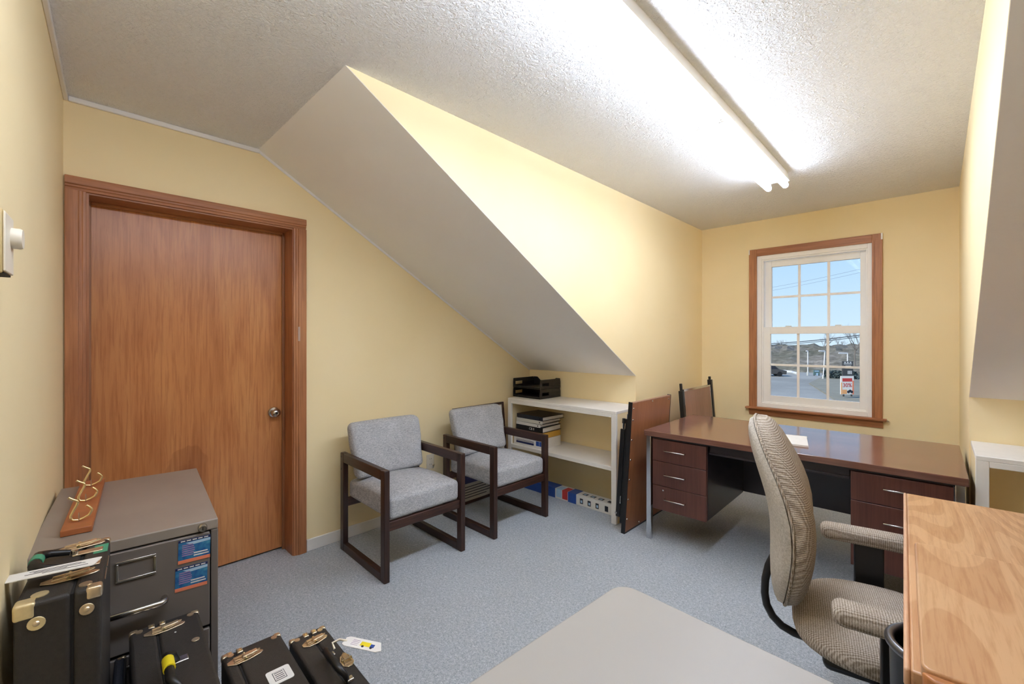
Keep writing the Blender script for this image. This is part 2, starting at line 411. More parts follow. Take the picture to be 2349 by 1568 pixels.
# ------------------------------------------------------------------ the room shell
CEIL = 2.485; XD = -2.90; XL = -1.75; XR = 0.115; YW = 4.62; YK = 3.235; ZK = 1.06; YS = 0.815; XE = 2.6
WS = -0.0645                        # slant of the wall with the thermostat
def wl(x): return 0.004 + WS * (x - XD)
struct(B().box(XD - 0.3, XE + 0.1, -0.6, YW + 0.15, -0.1, 0.0).obj('floor', 'carpet'), 'blue grey speckled carpet')
T = 0.12
poly = [(XD - T, -0.6), (XE + T, -0.6), (XE + T, YS), (XR, YS), (XR, YW + T), (XL, YW + T), (XL, YS), (XD - T, YS)]
cb = B().prism(poly, CEIL, CEIL + 0.1); bmesh.ops.triangulate(cb.bm, faces=[f for f in cb.bm.faces if len(f.verts) > 4])
struct(cb.obj('ceiling', 'ceiling'), 'white stippled flat ceiling')
sl = (CEIL - ZK) / (YK - YS)
def slope(name, x0, x1, lab):
    y1 = YK + T
    z1 = CEIL - sl * (y1 - YS)
    b = B().prism([(YS, CEIL), (y1, z1), (y1, z1 + 0.12), (YS, CEIL + 0.12)], x0, x1, 'x'); return struct(b.obj(name, 'slope'), lab)
slope('ceiling_slope_left', XD - T, XL - 0.001, 'white sloped ceiling running down beside the dormer by the door')
slope('ceiling_slope_right', XR + 0.001, XE + T, 'white sloped ceiling at the right edge of the picture')
chk = [(YS + 0.004, CEIL), (YK + 0.004, ZK + 0.002), (YK + 0.004, 0), (YW, 0), (YW, CEIL)]
struct(B().prism(chk, XL - 0.1, XL, 'x').obj('wall_dormer_left', 'wall'), 'pale yellow dormer side wall under the lamp')
struct(B().prism(chk, XR, XR + 0.1, 'x').obj('wall_dormer_right', 'wall'), 'pale yellow dormer side wall at the right')
struct(B().box(XD - T, XL - 0.0005, YK, YK + T, 0, ZK + 0.001).obj('wall_knee_left', 'wall'), 'low yellow knee wall behind the white bookshelf')
struct(B().box(XR + 0.0005, XE + T, YK, YK + T, 0, ZK + 0.001).obj('wall_knee_right', 'wall'), 'low yellow knee wall at the right')
struct(B().prism([(XD - 0.3, wl(XD - 0.3)), (XE + T, wl(XE + T)), (XE + T, wl(XE + T) - 0.1), (XD - 0.3, wl(XD - 0.3) - 0.1)], 0, CEIL).obj('wall_left', 'wall'), 'yellow wall with the thermostat')
struct(B().box(XE, XE + T, -0.6, YK, 0, CEIL).obj('wall_right', 'wall'), 'yellow end wall')
# door wall with its opening
DY0, DY1, DZ = 0.072, 1.018, 2.062
dw = B().prism([(wl(XD) - 0.05, 0), (DY0, 0), (DY0, CEIL), (wl(XD) - 0.05, CEIL)], XD - T, XD, 'x')
dw.prism([(DY0, DZ), (YS, DZ), (YS, CEIL), (DY0, CEIL)], XD - T, XD, 'x')
dw.prism([(YS, DZ), (DY1, DZ), (DY1, CEIL - sl * (DY1 - YS)), (YS, CEIL)], XD - T, XD, 'x')
dw.prism([(DY1, 0), (YK, 0), (YK, ZK), (DY1, CEIL - sl * (DY1 - YS))], XD - T, XD, 'x')
struct(dw.obj('wall_door_side', 'wall'), 'yellow wall with the wooden door under the sloped ceiling')
# window wall
WX0, WX1, WZ0, WZ1 = -1.235, -0.372, 0.716, 2.15
ww = B().box(XL - 0.1, WX0, YW, YW + 0.14, 0, CEIL).box(WX1, XR + 0.1, YW, YW + 0.14, 0, CEIL).box(WX0, WX1, YW, YW + 0.14, 0, WZ0).box(WX0, WX1, YW, YW + 0.14, WZ1, CEIL)
struct(ww.obj('wall_window', 'wall'), 'yellow end wall of the dormer with the window')
# white bead at the ceiling
b = B().prism([(XD, wl(XD)), (XE, wl(XE)), (XE, wl(XE) + 0.016), (XD, wl(XD) + 0.016)], CEIL - 0.022, CEIL)
struct(b.obj('trim_1', 'trim', bevel=0.004), 'thin white bead along the ceiling over the thermostat wall')
b = B().box(XD, XD + 0.016, wl(XD) + 0.016, YS + 0.004, CEIL - 0.024, CEIL)
struct(b.obj('trim_2', 'trim', bevel=0.004), 'thin white bead along the ceiling above the door')
b = B().prism([(YS, CEIL - 0.02), (YK - 0.005, ZK - 0.010), (YK - 0.005, ZK + 0.004), (YS, CEIL)], XD, XD + 0.008, 'x')
struct(b.obj('trim_3', 'trim', bevel=0.003), 'thin white caulk line down the slope')
b = B().box(XD, XD + 0.014, 1.09, YK - 0.42, 0.0, 0.075)
struct(b.obj('baseboard_left', 'white', bevel=0.004), 'white baseboard right of the door')

# ------------------------------------------------------------------ door
d1 = senv('door_1', 'flat reddish brown varnished wooden door in a stained casing', (0, 0, 0))
XP = -3.05
B().box(XP - 0.04, XP, 0.094, 1.002, 0.012, 2.034).obj('door_leaf', 'door', d1, 0.002)
# jamb lining and stops
box('jamb', 'casing', d1, XP - 0.06, XD + 0.001, DY1 - 0.012, DY1, 0, DZ)
box('jamb', 'casing', d1, XP - 0.06, XD + 0.001, DY0, DY0 + 0.018, 0, DZ)
box('head_jamb', 'casing_h', d1, XP - 0.06, XD + 0.001, DY0 + 0.018, DY1 - 0.012, 2.044, DZ)
box('door_stop', 'jambedge', d1, XP + 0.004, XP + 0.018, DY1 - 0.026, DY1 - 0.012, 0, 2.044, 0.002)
box('door_stop', 'jambedge', d1, XP + 0.004, XP + 0.018, DY0 + 0.018, DY0 + 0.030, 0, 2.044, 0.002)
box('door_stop', 'casing_h', d1, XP + 0.004, XP + 0.018, DY0 + 0.030, DY1 - 0.026, 2.030, 2.044, 0.002)
box('backing_panel', 'deskdark', d1, XP - 0.075, XP - 0.062, DY0 - 0.02, DY1 + 0.02, 0, DZ)
def casing_leg(name, ya, yb, z0, z1, flip):
    # stepped moulding profile seen from above; ya outer, yb inner
    s_ = 1 if yb > ya else -1; w_ = abs(yb - ya)
    prof = [(0, 0), (0.020, 0), (0.022, 0.012 * 1), (0.022, w_ * 0.62), (0.017, w_ * 0.66), (0.017, w_ * 0.80), (0.013, w_ * 0.84), (0.011, w_), (0, w_)]
    b = B(); b.prism([(XD + px_, ya + s_ * q) for px_, q in prof], z0, z1); return b.obj(name, 'casing', d1, 0.0015)
casing_leg('casing_leg', 0.008, 0.080, 0, 2.052, False)
casing_leg('casing_leg', 1.086, 1.010, 0, 2.052, False)
w_ = 0.064
prof = [(0, 0), (0.011, 0), (0.013, 0.012), (0.017, 0.016), (0.017, 0.024), (0.022, 0.028), (0.022, w_ - 0.012), (0.020, w_), (0, w_)]
b = B(); b.prism([(XD + a, 2.052 + q) for a, q in prof], 0.008, 1.086, 'y'); b.obj('casing_head', 'casing_h', d1, 0.0015)
box('paint_patch', plain('pale_scuff', (186, 160, 146), 0.5), d1, XD + 0.0215, XD + 0.0224, 1.034, 1.046, 1.345, 1.435)
Mk = Matrix.Translation((XP, 0.944, 0.890)) @ Matrix.Rotation(R(90), 4, 'Y')
B().lathe([(0.001, 0), (0.033, 0.0), (0.034, 0.004), (0.030, 0.010), (0.014, 0.014), (0.001, 0.0141)], 28, Mk).obj('knob_rose', 'nickel', d1, smooth=40)
kn = B().lathe([(0.011, 0.012), (0.0115, 0.026), (0.020, 0.032), (0.0265, 0.042), (0.0265, 0.054), (0.022, 0.062), (0.012, 0.066), (0.010, 0.064), (0.001, 0.0642)], 28, Mk).obj('door_knob', 'nickel', d1, smooth=40)
B().cyl((XP + 0.0642, 0.944, 0.890), (XP + 0.0655, 0.944, 0.890), 0.006, 14).obj('keyhole', 'gap', kn)

# ------------------------------------------------------------------ window
w1 = senv('window_1', 'white double hung window with grids in a reddish wood casing')
cx0, cx1, cz1 = -1.300, -0.318, 2.212
def wcas(x0, x1, z0, z1, inner_dir, name, mat):
    b = B(); b.box(x0, x1, YW - 0.018, YW, z0, z1); o = b.obj(name, mat, w1, 0.003)
    return o
wcas(cx0, cx0 + 0.066, 0.716, cz1, 1, 'casing_leg', 'casing')
wcas(cx1 - 0.066, cx1, 0.716, cz1, -1, 'casing_leg', 'casing')
wcas(cx0 + 0.066, cx1 - 0.066, cz1 - 0.066, cz1, 0, 'casing_head', 'casing_x')
for x0, x1, z0, z1, mt in ((cx0 + 0.052, cx0 + 0.066, 0.716, cz1 - 0.052, 'casing'), (cx1 - 0.066, cx1 - 0.052, 0.716, cz1 - 0.052, 'casing'), (cx0 + 0.066, cx1 - 0.066, cz1 - 0.066, cz1 - 0.052, 'casing_x')):
    B().box(x0, x1, YW - 0.022, YW - 0.018, z0, z1).obj('casing_bead', mt, w1, 0.001)
B().box(-1.325, -0.292, YW - 0.055, YW + 0.02, 0.700, 0.718).obj('window_stool', 'casing_x', w1, 0.004)
B().prism([(YW, 0.640), (YW - 0.010, 0.640), (YW - 0.014, 0.652), (YW - 0.018, 0.660), (YW - 0.018, 0.682), (YW - 0.028, 0.690), (YW - 0.028, 0.700), (YW, 0.700)], -1.300, -0.315, 'x').obj('apron', 'casing_x', w1, 0.0015)
# vinyl frame
def ring(name, mat, parent, x0, x1, z0, z1, t, y0, y1, bev=0.002, tb=None, tt=None):
    tb = t if tb is None else tb; tt = t if tt is None else tt
    b = B().box(x0, x0 + t, y0, y1, z0, z1).box(x1 - t, x1, y0, y1, z0, z1).box(x0 + t, x1 - t, y0, y1, z0, z0 + tb).box(x0 + t, x1 - t, y0, y1, z1 - tt, z1)
    return b.obj(name, mat, parent, bev)
ring('frame', 'vinyl', w1, WX0 + 0.001, WX1 - 0.001, 0.719, 2.149, 0.040, YW - 0.004, YW + 0.13)
ring('frame_stop', 'vinyl', w1, WX0 + 0.041, WX1 - 0.041, 0.759, 2.109, 0.012, YW + 0.008, YW + 0.05, 0.0015)
def sash(name, z0, z1, gz0, gz1, ys):
    x0, x1 = WX0 + 0.053, WX1 - 0.053; g0, g1 = -1.126, -0.466
    sroot = bpy.data.objects.new(name, None); C.objects.link(sroot); sroot.parent = w1
    b = B().box(x0, g0, ys, ys + 0.034, z0, z1).box(g1, x1, ys, ys + 0.034, z0, z1).box(g0, g1, ys, ys + 0.034, z0, gz0).box(g0, g1, ys, ys + 0.034, gz1, z1)
    b.obj('sash_frame', 'vinyl', sroot, 0.002)
    gx = [g0 + (g1 - g0) * i / 3 for i in range(4)]; gz = [gz0, (gz0 + gz1) / 2, gz1]
    for i in (1, 2): box('muntin', 'vinyl', sroot, gx[i] - 0.0100, gx[i] + 0.0100, ys + 0.015, ys + 0.024, gz0, gz1, 0.001)
    for i in range(3): box('muntin', 'vinyl', sroot, gx[i] + (0.0085 if i else 0), gx[i + 1] - (0.0085 if i < 2 else 0), ys + 0.015, ys + 0.024, gz[1] - 0.0100, gz[1] + 0.0100, 0.001)
    for i in range(3):
        for j in range(2):
            box('pane', 'glass', sroot, gx[i], gx[i + 1], ys + 0.028, ys + 0.030, gz[j], gz[j + 1])
    return sroot
sash('upper_sash', 1.430, 2.098, 1.468, 2.040, YW + 0.062)
sash('lower_sash', 0.764, 1.472, 0.832, 1.408, YW + 0.016)
for xx in (-0.98, -0.61):
    B().box(xx - 0.022, xx + 0.022, YW + 0.008, YW + 0.04, 1.4735, 1.482).obj('sash_lock', 'vinyl', w1, 0.002)
box('nail_clip', 'oldbrass', w1, -0.290, -0.276, YW - 0.03, YW - 0.022, 0.700, 0.708)
box('paint_chip', 'trim', w1, cx1 - 0.010, cx1 + 0.001, YW - 0.0195, YW, cz1 - 0.05, cz1 + 0.001)
box('paint_chip', 'trim', w1, cx0 - 0.001, cx0 + 0.007, YW - 0.0195, YW, cz1 - 0.045, cz1 + 0.001)

# ------------------------------------------------------------------ fluorescent ceiling lamp
lt = thing('ceiling_light', 'long white fluorescent batten with pairs of lit tubes on the ceiling, lengthened out of view', 'ceiling light', (-0.785, 0, CEIL))
LY0, LYM, LY1 = -0.05, 2.155, 3.40
B().prism([(-0.060, 0), (0.060, 0), (0.075, -0.066), (0.072, -0.068), (0.030, -0.061), (-0.030, -0.061), (-0.072, -0.068), (-0.075, -0.066)], LY0, LY1, 'y').obj('housing', 'white', lt, 0.003)  # side wings shaped to keep the tubes' glare off the ceiling
for x in (-0.050, 0.050):
    for a, c_ in ((LY0 + 0.03, 0.89), (0.93, LYM - 0.02), (LYM + 0.02, LY1 - 0.005)):  # first, shorter pair is added out of view to light the left side
        B().cyl((x, a, -0.092), (x, c_, -0.092), 0.019, 16).obj('fluorescent_tube', 'tube', lt, smooth=50)
        for q, sg in ((a, -1), (c_, 1)):
            B().box(x - 0.013, x + 0.013, q + min(0, sg * 0.014), q + max(0, sg * 0.014), -0.108, -0.055).obj('lamp_socket', 'white', lt, 0.003)

# ------------------------------------------------------------------ thermostat and outlet
th = thing('thermostat', 'cream thermostat with a round dial on the yellow wall by the picture edge', 'thermostat', (-1.335, wl(-1.335), 1.544), math.atan(WS))
B().box(-0.050, 0.050, 0, 0.020, -0.062, 0.062).obj('back_housing', 'beige', th, 0.003)
B().box(-0.046, 0.046, 0.020, 0.024, -0.058, 0.058).obj('face_plate', 'cream', th, 0.002)
B().lathe([(0.001, 0), (0.021, 0), (0.021, 0.012), (0.019, 0.016), (0.001, 0.0165)], 24, Matrix.Translation((-0.022, 0.024, 0.016)) @ Matrix.Rotation(R(-90), 4, 'X')).obj('dial', 'cream', th, smooth=40)
box('vent_slot', 'gap', th, -0.04, 0.04, 0.004, 0.0205, -0.0625, -0.059)
ol = thing('wall_outlet', 'cream duplex wall outlet between the two grey chairs', 'outlet', (XD, 2.045, 0.385))
B().box(0, 0.006, -0.036, 0.036, -0.058, 0.058).obj('cover_plate', 'cream', ol, 0.003)
for zz in (-0.022, 0.022):
    r_ = B().box(0.006, 0.008, -0.016, 0.016, zz - 0.014, zz + 0.014).obj('receptacle', 'cream', ol, 0.003)
    box('slot', 'gap', r_, 0.008, 0.0084, -0.008, -0.006, zz - 0.005, zz + 0.005); box('slot', 'gap', r_, 0.008, 0.0084, 0.006, 0.008, zz - 0.005, zz + 0.005)
box('plug_stub', 'oldbrass', ol, 0.008, 0.022, 0.018, 0.030, -0.034, -0.026, 0.002)

# ------------------------------------------------------------------ guest chairs
def guest_chair(label):
    t = thing('armchair', label, 'chair', group='grey armchairs along the wall')
    # local: x forward, y lateral, origin at floor centre
    D2, W2, AH = 0.292, 0.283, 0.625; pt, pd = 0.034, 0.046
    for sg in (-1, 1):
        y0 = sg * W2; y1 = sg * (W2 - pt); ya, yb = min(y0, y1), max(y0, y1)
        box('front_post', 'darkwood', t, D2 - pd, D2, ya, yb, 0.0, AH, 0.004)
        box('rear_post', 'darkwood', t, -D2, -D2 + pd, ya, yb, 0.0, AH, 0.004)
        box('armrest', 'darkwood_x', t, -D2 + pd, D2 - pd, ya, yb, AH - 0.058, AH, 0.004)
        box('runner', 'darkwood_x', t, -D2 + pd, D2 - pd, ya, yb, 0.0, 0.050, 0.004)
        for zz in (0.60, 0.52):
            B().cyl((-D2 + 0.014, sg * (W2 - 0.001), zz), (-D2 + 0.014, sg * (W2 + 0.002), zz), 0.006, 10).obj('bolt_cap', 'black', t)
    box('front_rail', 'darkwood_y', t, D2 - 0.040, D2 - 0.012, -W2 + pt, W2 - pt, 0.278, 0.330, 0.003)
    box('rear_rail', 'darkwood_y', t, -D2 + 0.010, -D2 + 0.038, -W2 + pt, W2 - pt, 0.278, 0.330, 0.003)
    sw = 2 * (W2 - pt) - 0.012
    def crown(x, y, z):
        k = (1 - (x / 0.27) ** 2) * (1 - (y / 0.25) ** 2)
        return (x, y, z + (0.036 * max(0, k) if z > 0 else 0) - (0.012 if x < 0 and z > 0 else 0) * (-x / 0.27))
    B().rbox((0.012, 0, 0.397), (0.54, sw, 0.125), 0.026, 8, crown).obj('seat', 'tweed', t, smooth=60)
    def bk(x, y, z):
        x2 = x - 0.05 * (z / 0.2) ** 1 + 0.016 * (y / 0.24) ** 2
        e_ = min(1.0, max(0.0, (z + 0.05) / 0.08))
        return (x2, y * (1 + 0.05 * e_), z)
    sb = B().rbox((-0.212, 0, 0.642), (0.096, sw + 0.002, 0.346), 0.040, 8, bk).obj('backrest', 'tweed', t, smooth=60)
    B().tube([(-0.170, y / 20 * sw * 0.5 * 0.96, 0.468) for y in range(-20, 21, 4)], 0.0025, 6).obj('seam_piping', 'tweed', sb)
    return t
ch = guest_chair('grey tweed armchair with dark wood frame, nearer the door')
ch.location = (-2.475, 1.532, 0); ch.rotation_euler[2] = R(-1.5)
c2 = dup(ch); c2['label'] = 'grey tweed armchair with dark wood frame, beside the white bookshelf'
c2.location = (-2.437, 2.325, 0); c2.rotation_euler[2] = R(-1.0)

# ------------------------------------------------------------------ leaning framed print
fp = thing('picture_frame', 'dark framed print leaning on the wall behind the armchair', 'picture frame', (-2.790, 2.528, 0), 0)
def tilt(o): o.rotation_euler = (0, R(-5.5), 0); return o
FW, FH = 0.29, 0.79
for y0, y1, z0, z1, n_ in ((-FW, -FW + 0.022, 0.0, FH, 'frame_side'), (FW - 0.022, FW, 0.0, FH, 'frame_side')):
    tilt(box(n_, 'darkwood', fp, 0, 0.02, y0, y1, z0, z1, 0.003))
for z0, z1 in ((0.0, 0.022), (FH - 0.022, FH)):
    tilt(box('frame_rail', 'darkwood_y', fp, 0, 0.02, -FW + 0.022, FW - 0.022, z0, z1, 0.003))
pr = tilt(box('print', 'printpaper', fp, 0.004, 0.010, -FW + 0.022, FW - 0.022, 0.022, FH - 0.022))
B().prism([(-0.24, 0.16), (0.10, 0.16), (0.12, 0.19), (-0.02, 0.215), (-0.24, 0.235)], 0.010, 0.0106, 'x').obj('print_shape', 'indigo', pr)
b = B()
for i in range(5): b.box(0.010, 0.0106, -0.22, 0.02 + 0.05 * (i % 3), 0.045 + i * 0.021, 0.051 + i * 0.021)
b.obj('print_lines', 'ink', pr)
b = B().tube([(0.0112, 0.20 + 0.02 * math.cos(a * 0.5), 0.69 + 0.02 * math.sin(a * 0.5) - a * 0.004) for a in range(16)], 0.0016, 5); b.obj('print_scroll', 'ink', pr)

# ------------------------------------------------------------------ bookshelves
def shelf_unit(label, x0, x1, y0, y1, ztop, left_panel=True):
    t = thing('bookshelf', label, 'shelf', ((x0 + x1) / 2, (y0 + y1) / 2, 0)); hx = (x1 - x0) / 2; hy = (y1 - y0) / 2
    box('top_board', 'shelfwhite', t, -hx, hx, -hy, hy, ztop - 0.022, ztop, 0.003)
    box('top_fascia', 'shelfwhite', t, -hx + 0.042, hx - 0.042, -hy, -hy + 0.02, ztop - 0.048, ztop - 0.022, 0.002)
    for sg in (-1, 1):
        a, b_ = sorted((sg * hx, sg * (hx - 0.020)))
        box('side_panel', 'wall', t, a, b_, -hy + 0.02, hy, 0, ztop - 0.022, 0.002)
        a, b_ = sorted((sg * hx, sg * (hx - 0.042)))
        box('front_stile', 'shelfwhite', t, a, b_, -hy, -hy + 0.02, 0, ztop - 0.022, 0.002)
    box('shelf_board', 'shelfwhite', t, -hx + 0.02, hx - 0.02, -hy + 0.021, hy, 0.392, 0.414, 0.002)
    box('shelf_lip', 'shelfwhite', t, -hx + 0.042, hx - 0.042, -hy + 0.001, -hy + 0.021, 0.386, 0.416, 0.002)
    return t
shelf_unit('white painted open bookshelf against the knee wall beside the armchairs', -2.800, -1.685, 2.825, YK - 0.004, 0.828)
shelf_unit('white painted open bookshelf at the right edge of the picture', XR + 0.006, 1.25, 2.835, YK - 0.004, 0.840)

# letter trays
def tray(z, label):
    t = thing('letter_tray', label, 'tray', (-2.668, 3.072, z), 0, 'black letter trays on the bookshelf')
    hx, hy, hh = 0.165, 0.145, 0.084
    box('tray_floor', 'black', t, -hx + 0.004, hx - 0.004, -hy, hy, 0.004, 0.010, 0.001)
    for sg in (-1, 1):
        a, b_ = sorted((sg * hx, sg * (hx - 0.005)))
        b = B().box(a, b_, -hy, hy, 0.0, 0.026).box(a, b_, -hy, -hy + 0.030, 0.026, 0.054).box(a, b_, -hy + 0.125, hy, 0.026, 0.054)
        b.prism([(-hy, 0.054), (hy, 0.054), (hy - 0.008, hh), (-hy + 0.004, hh)], a, b_, 'x')
        b.obj('tray_side', 'black', t, 0.001)
    b = B().prism([(-hx + 0.005, 0.0), (hx - 0.005, 0.0), (hx - 0.005, hh), (hx - 0.05, hh), (hx - 0.09, 0.052), (-hx + 0.09, 0.052), (-hx + 0.05, hh), (-hx + 0.005, hh)], hy - 0.005, hy, 'y')
    b.obj('tray_back', 'black', t)
    box('front_lip', 'black', t, -hx + 0.005, hx - 0.005, -hy, -hy + 0.005, 0.0, 0.018, 0.001)
tray(0.8285, 'black plastic letter tray resting directly on the white bookshelf')
tray(0.9135, 'black plastic letter tray stacked on top of the other one')

# binders and boxes on the middle shelf
def binder(label, x0, x1, y0, y1, z0, h, spine_mat, cover_mat, rz=0.0, mark=None, group='binders stacked on the shelf'):
    cx_, cy_ = (x0 + x1) / 2, (y0 + y1) / 2
    t = thing('ring_binder', label, 'binder', (cx_, cy_, z0), rz, group); hx, hy = (x1 - x0) / 2, (y1 - y0) / 2
    box('lower_cover', cover_mat, t, -hx, hx, -hy, hy, 0, 0.003, 0.0008)
    box('upper_cover', cover_mat, t, -hx, hx, -hy, hy, h - 0.003, h, 0.0008)
    sp_ = box('spine', spine_mat, t, -hx, hx, -hy - 0.003, -hy, 0, h, 0.0008)
    box('pages', 'paper', t, -hx + 0.02, hx - 0.008, -hy + 0.012, hy - 0.008, 0.004, h - 0.005)
    B().cyl((hx * 0.80, -hy - 0.0034, h / 2), (hx * 0.80, -hy - 0.003, h / 2), 0.006, 12).obj('finger_ring', 'gap' if spine_mat != 'black' else 'nickel', sp_)
    if mark: text('spine_text', mark, h * 0.62, 'paper', sp_, (0.03, -hy - 0.0034, h / 2), (R(90), 0, 0), 0.0002)
    return t
SX0, SX1 = -2.745, -2.44
bx = thing('carton', 'white carton with blue printed label at the bottom of the binder stack', 'box', (-2.592, 2.99, 0.4145))
box('carton_body', 'boxwhite', bx, -0.168, 0.168, -0.13, 0.13, 0, 0.085, 0.002)
b = B().box(-0.135, 0.075, -0.1305, -0.13, 0.018, 0.036).box(-0.135, 0.075, -0.1305, -0.13, 0.042, 0.046).box(-0.135, 0.075, -0.1305, -0.13, 0.052, 0.054)
b.obj('label_stripes', 'navyink', bx)
b = B().box(0.100, 0.135, -0.1305, -0.13, 0.022, 0.062).box(0.138, 0.160, -0.1305, -0.13, 0.022, 0.062)
b.obj('label_block', 'boxblue', bx)
by = thing('paper_carton', 'yellow and dark flat carton lying on the white carton', 'box', (-2.592, 2.99, 0.5005))
box('carton_body', 'boxyellow', by, -0.166, 0.166, -0.12, 0.13, 0, 0.046, 0.002)
box('front_print', 'ink', by, -0.166, 0.13, -0.1205, -0.12, 0.001, 0.045)
z = 0.5475
binder('black ring binder with white letters on its spine in the shelf stack', SX0, SX1, 2.88, 3.15, z, 0.046, 'black', 'black', R(2), 'CB II'); z += 0.0465
binder('thin white spined binder just above the black lettered binder', SX0 + 0.005, SX1 - 0.01, 2.875, 3.14, z, 0.026, 'boxwhite', 'black', R(-1)); z += 0.0265
binder('cream spined binder just below the topmost black binder', SX0, SX1 - 0.005, 2.885, 3.15, z, 0.030, 'printpaper', 'ink', R(1)); z += 0.0305
binder('topmost black binder of the stack on the bookshelf', SX0 - 0.002, SX1 + 0.015, 2.89, 3.17, z, 0.034, 'ink', 'black', R(-3)); z += 0.034

# long carton on the floor under the shelf
lb = thing('long_carton', 'long blue and white printed carton on the carpet under the bookshelf', 'box', (0, 0, 0))
LX = [-2.745, -2.352, -2.276, -2.216, -2.132, -1.76]; ly0, ly1, lz = 2.95, 3.055, 0.082
box('carton_body', 'boxwhite', lb, LX[0], LX[5], ly0, ly1, 0, lz, 0.002)
box('blue_sleeve', 'boxblue', lb, LX[0] - 0.0006, LX[1], ly0 - 0.0006, ly1 + 0.0006, 0.0004, lz + 0.0006)
box('blue_sleeve', 'boxblue', lb, LX[3], LX[4], ly0 - 0.0006, ly1 + 0.0006, 0.0004, lz + 0.0006)
box('label_band', 'skyink', lb, LX[1] + 0.012, LX[2] - 0.006, ly0 - 0.0006, ly1 - 0.03, 0.014, lz + 0.0006)
box('red_band', 'boxred', lb, LX[2], LX[3] - 0.004, ly0 - 0.0008, ly1 - 0.02, 0.010, lz + 0.0008)
b = B()
for i, x in enumerate((-2.095, -2.02, -1.945, -1.86)):
    b.box(x, x + 0.030, ly0 - 0.0006, ly0, 0.018, 0.060); b.box(x + 0.002, x + 0.046, ly0 + 0.028, ly0 + 0.066, lz, lz + 0.0006)
b.obj('printed_marks', 'ink', lb)
b = B()
for i, x in enumerate((-2.088, -2.012, -1.937)):
    b.box(x, x + 0.016, ly0 - 0.0009, ly0 - 0.0006, 0.026, 0.046); b.box(x + 0.002, x + 0.026, ly0 + 0.036, ly0 + 0.056, lz + 0.0006, lz + 0.0009)
b.obj('printed_windows', 'skyink', lb)

# ------------------------------------------------------------------ folding tables leaning by the desk
ft = thing('folding_table', 'brown folding table standing on edge between bookshelf and desk, black legs folded', 'folding table', (-1.582, 2.735, 0), 0)
def lean(o, a=3.7): o.rotation_euler = (0, R(a), 0); return o
lean(box('table_top', 'tablebrown', ft, 0.0, 0.018, 0.004, 0.60, 0.012, 0.915))
lean(box('edge_band', 'black', ft, -0.010, 0.019, -0.004, 0.004, 0.0, 0.925, 0.001))
lean(box('edge_band', 'black', ft, -0.010, 0.019, 0.60, 0.608, 0.0, 0.925, 0.001))
lean(box('edge_band', 'tablepink', ft, -0.004, 0.0185, 0.004, 0.60, 0.915, 0.922, 0.001))
lean(box('edge_band', 'black', ft, -0.004, 0.0185, 0.004, 0.60, 0.0, 0.012, 0.001))
for yy, zz in [(0.022, q) for q in (0.10, 0.24, 0.38, 0.52, 0.66, 0.80, 0.88)] + [(0.30, 0.905), (0.57, 0.895), (0.20, 0.028)]:
    lean(B().lathe([(0.0072, 0), (0.0065, 0.002), (0.002, 0.0036)], 10, Matrix.Translation((0.018, yy, zz)) @ Matrix.Rotation(R(90), 4, 'Y')).obj('rivet', 'nickel', ft, smooth=50))
# legs folded against the hidden side
lean(box('folded_leg', 'blackmetal', ft, -0.066, -0.034, 0.006, 0.036, 0.10, 0.725, 0.003))
lean(box('folded_leg', 'blackmetal', ft, -0.034, -0.010, 0.010, 0.040, 0.06, 0.80, 0.003))
lean(box('folded_leg', 'blackmetal', ft, -0.060, -0.030, 0.55, 0.58, 0.10, 0.74, 0.003))
lean(B().cyl((-0.050, 0.02, 0.725), (-0.050, 0.02, 0.765), 0.008, 10).obj('leg_tube', 'chrome', ft))
lean(B().cyl((-0.050, 0.02, 0.765), (-0.050, 0.02, 0.800), 0.012, 10).obj('leg_cap', 'black', ft, 0.002))
lean(B().cyl((-0.022, 0.02, 0.80), (-0.022, 0.02, 0.835), 0.006, 10).obj('leg_tube', 'chrome', ft))
lean(box('leg_brace', 'nickel', ft, -0.036, -0.030, 0.002, 0.006, 0.20, 0.255))
lean(B().cyl((-0.062, 0.002, 0.125), (-0.062, 0.007, 0.125), 0.008, 10).obj('pivot_screw', 'nickel', ft))

f2 = thing('folding_table', 'small chrome edged folding table with black legs behind the desk by the corner', 'folding table', (-1.520, 3.70, 0), 0)
def lean2(o): o.rotation_euler = (0, R(-4.5), 0); return o
lean2(box('table_top', 'tablepink', f2, 0.0, 0.016, 0.058, 0.655, 0.02, 0.905))
lean2(box('edge_trim', 'chrome', f2, -0.002, 0.020, 0.050, 0.663, 0.905, 0.925, 0.002))
lean2(box('edge_trim', 'chrome', f2, -0.002, 0.020, 0.050, 0.058, 0.02, 0.905, 0.001))
lean2(box('edge_trim', 'chrome', f2, -0.002, 0.020, 0.655, 0.663, 0.02, 0.905, 0.001))
for y0, zt in ((0.006, 0.915), (0.675, 0.970)):
    lean2(box('folded_leg', 'blackmetal', f2, -0.012, 0.026, y0, y0 + 0.036, 0.0, zt, 0.003))
    lean2(box('leg_foot', 'black', f2, -0.004, 0.016, y0 + 0.010, y0 + 0.030, zt, zt + (0.062 if zt < 0.95 else 0.03), 0.003))

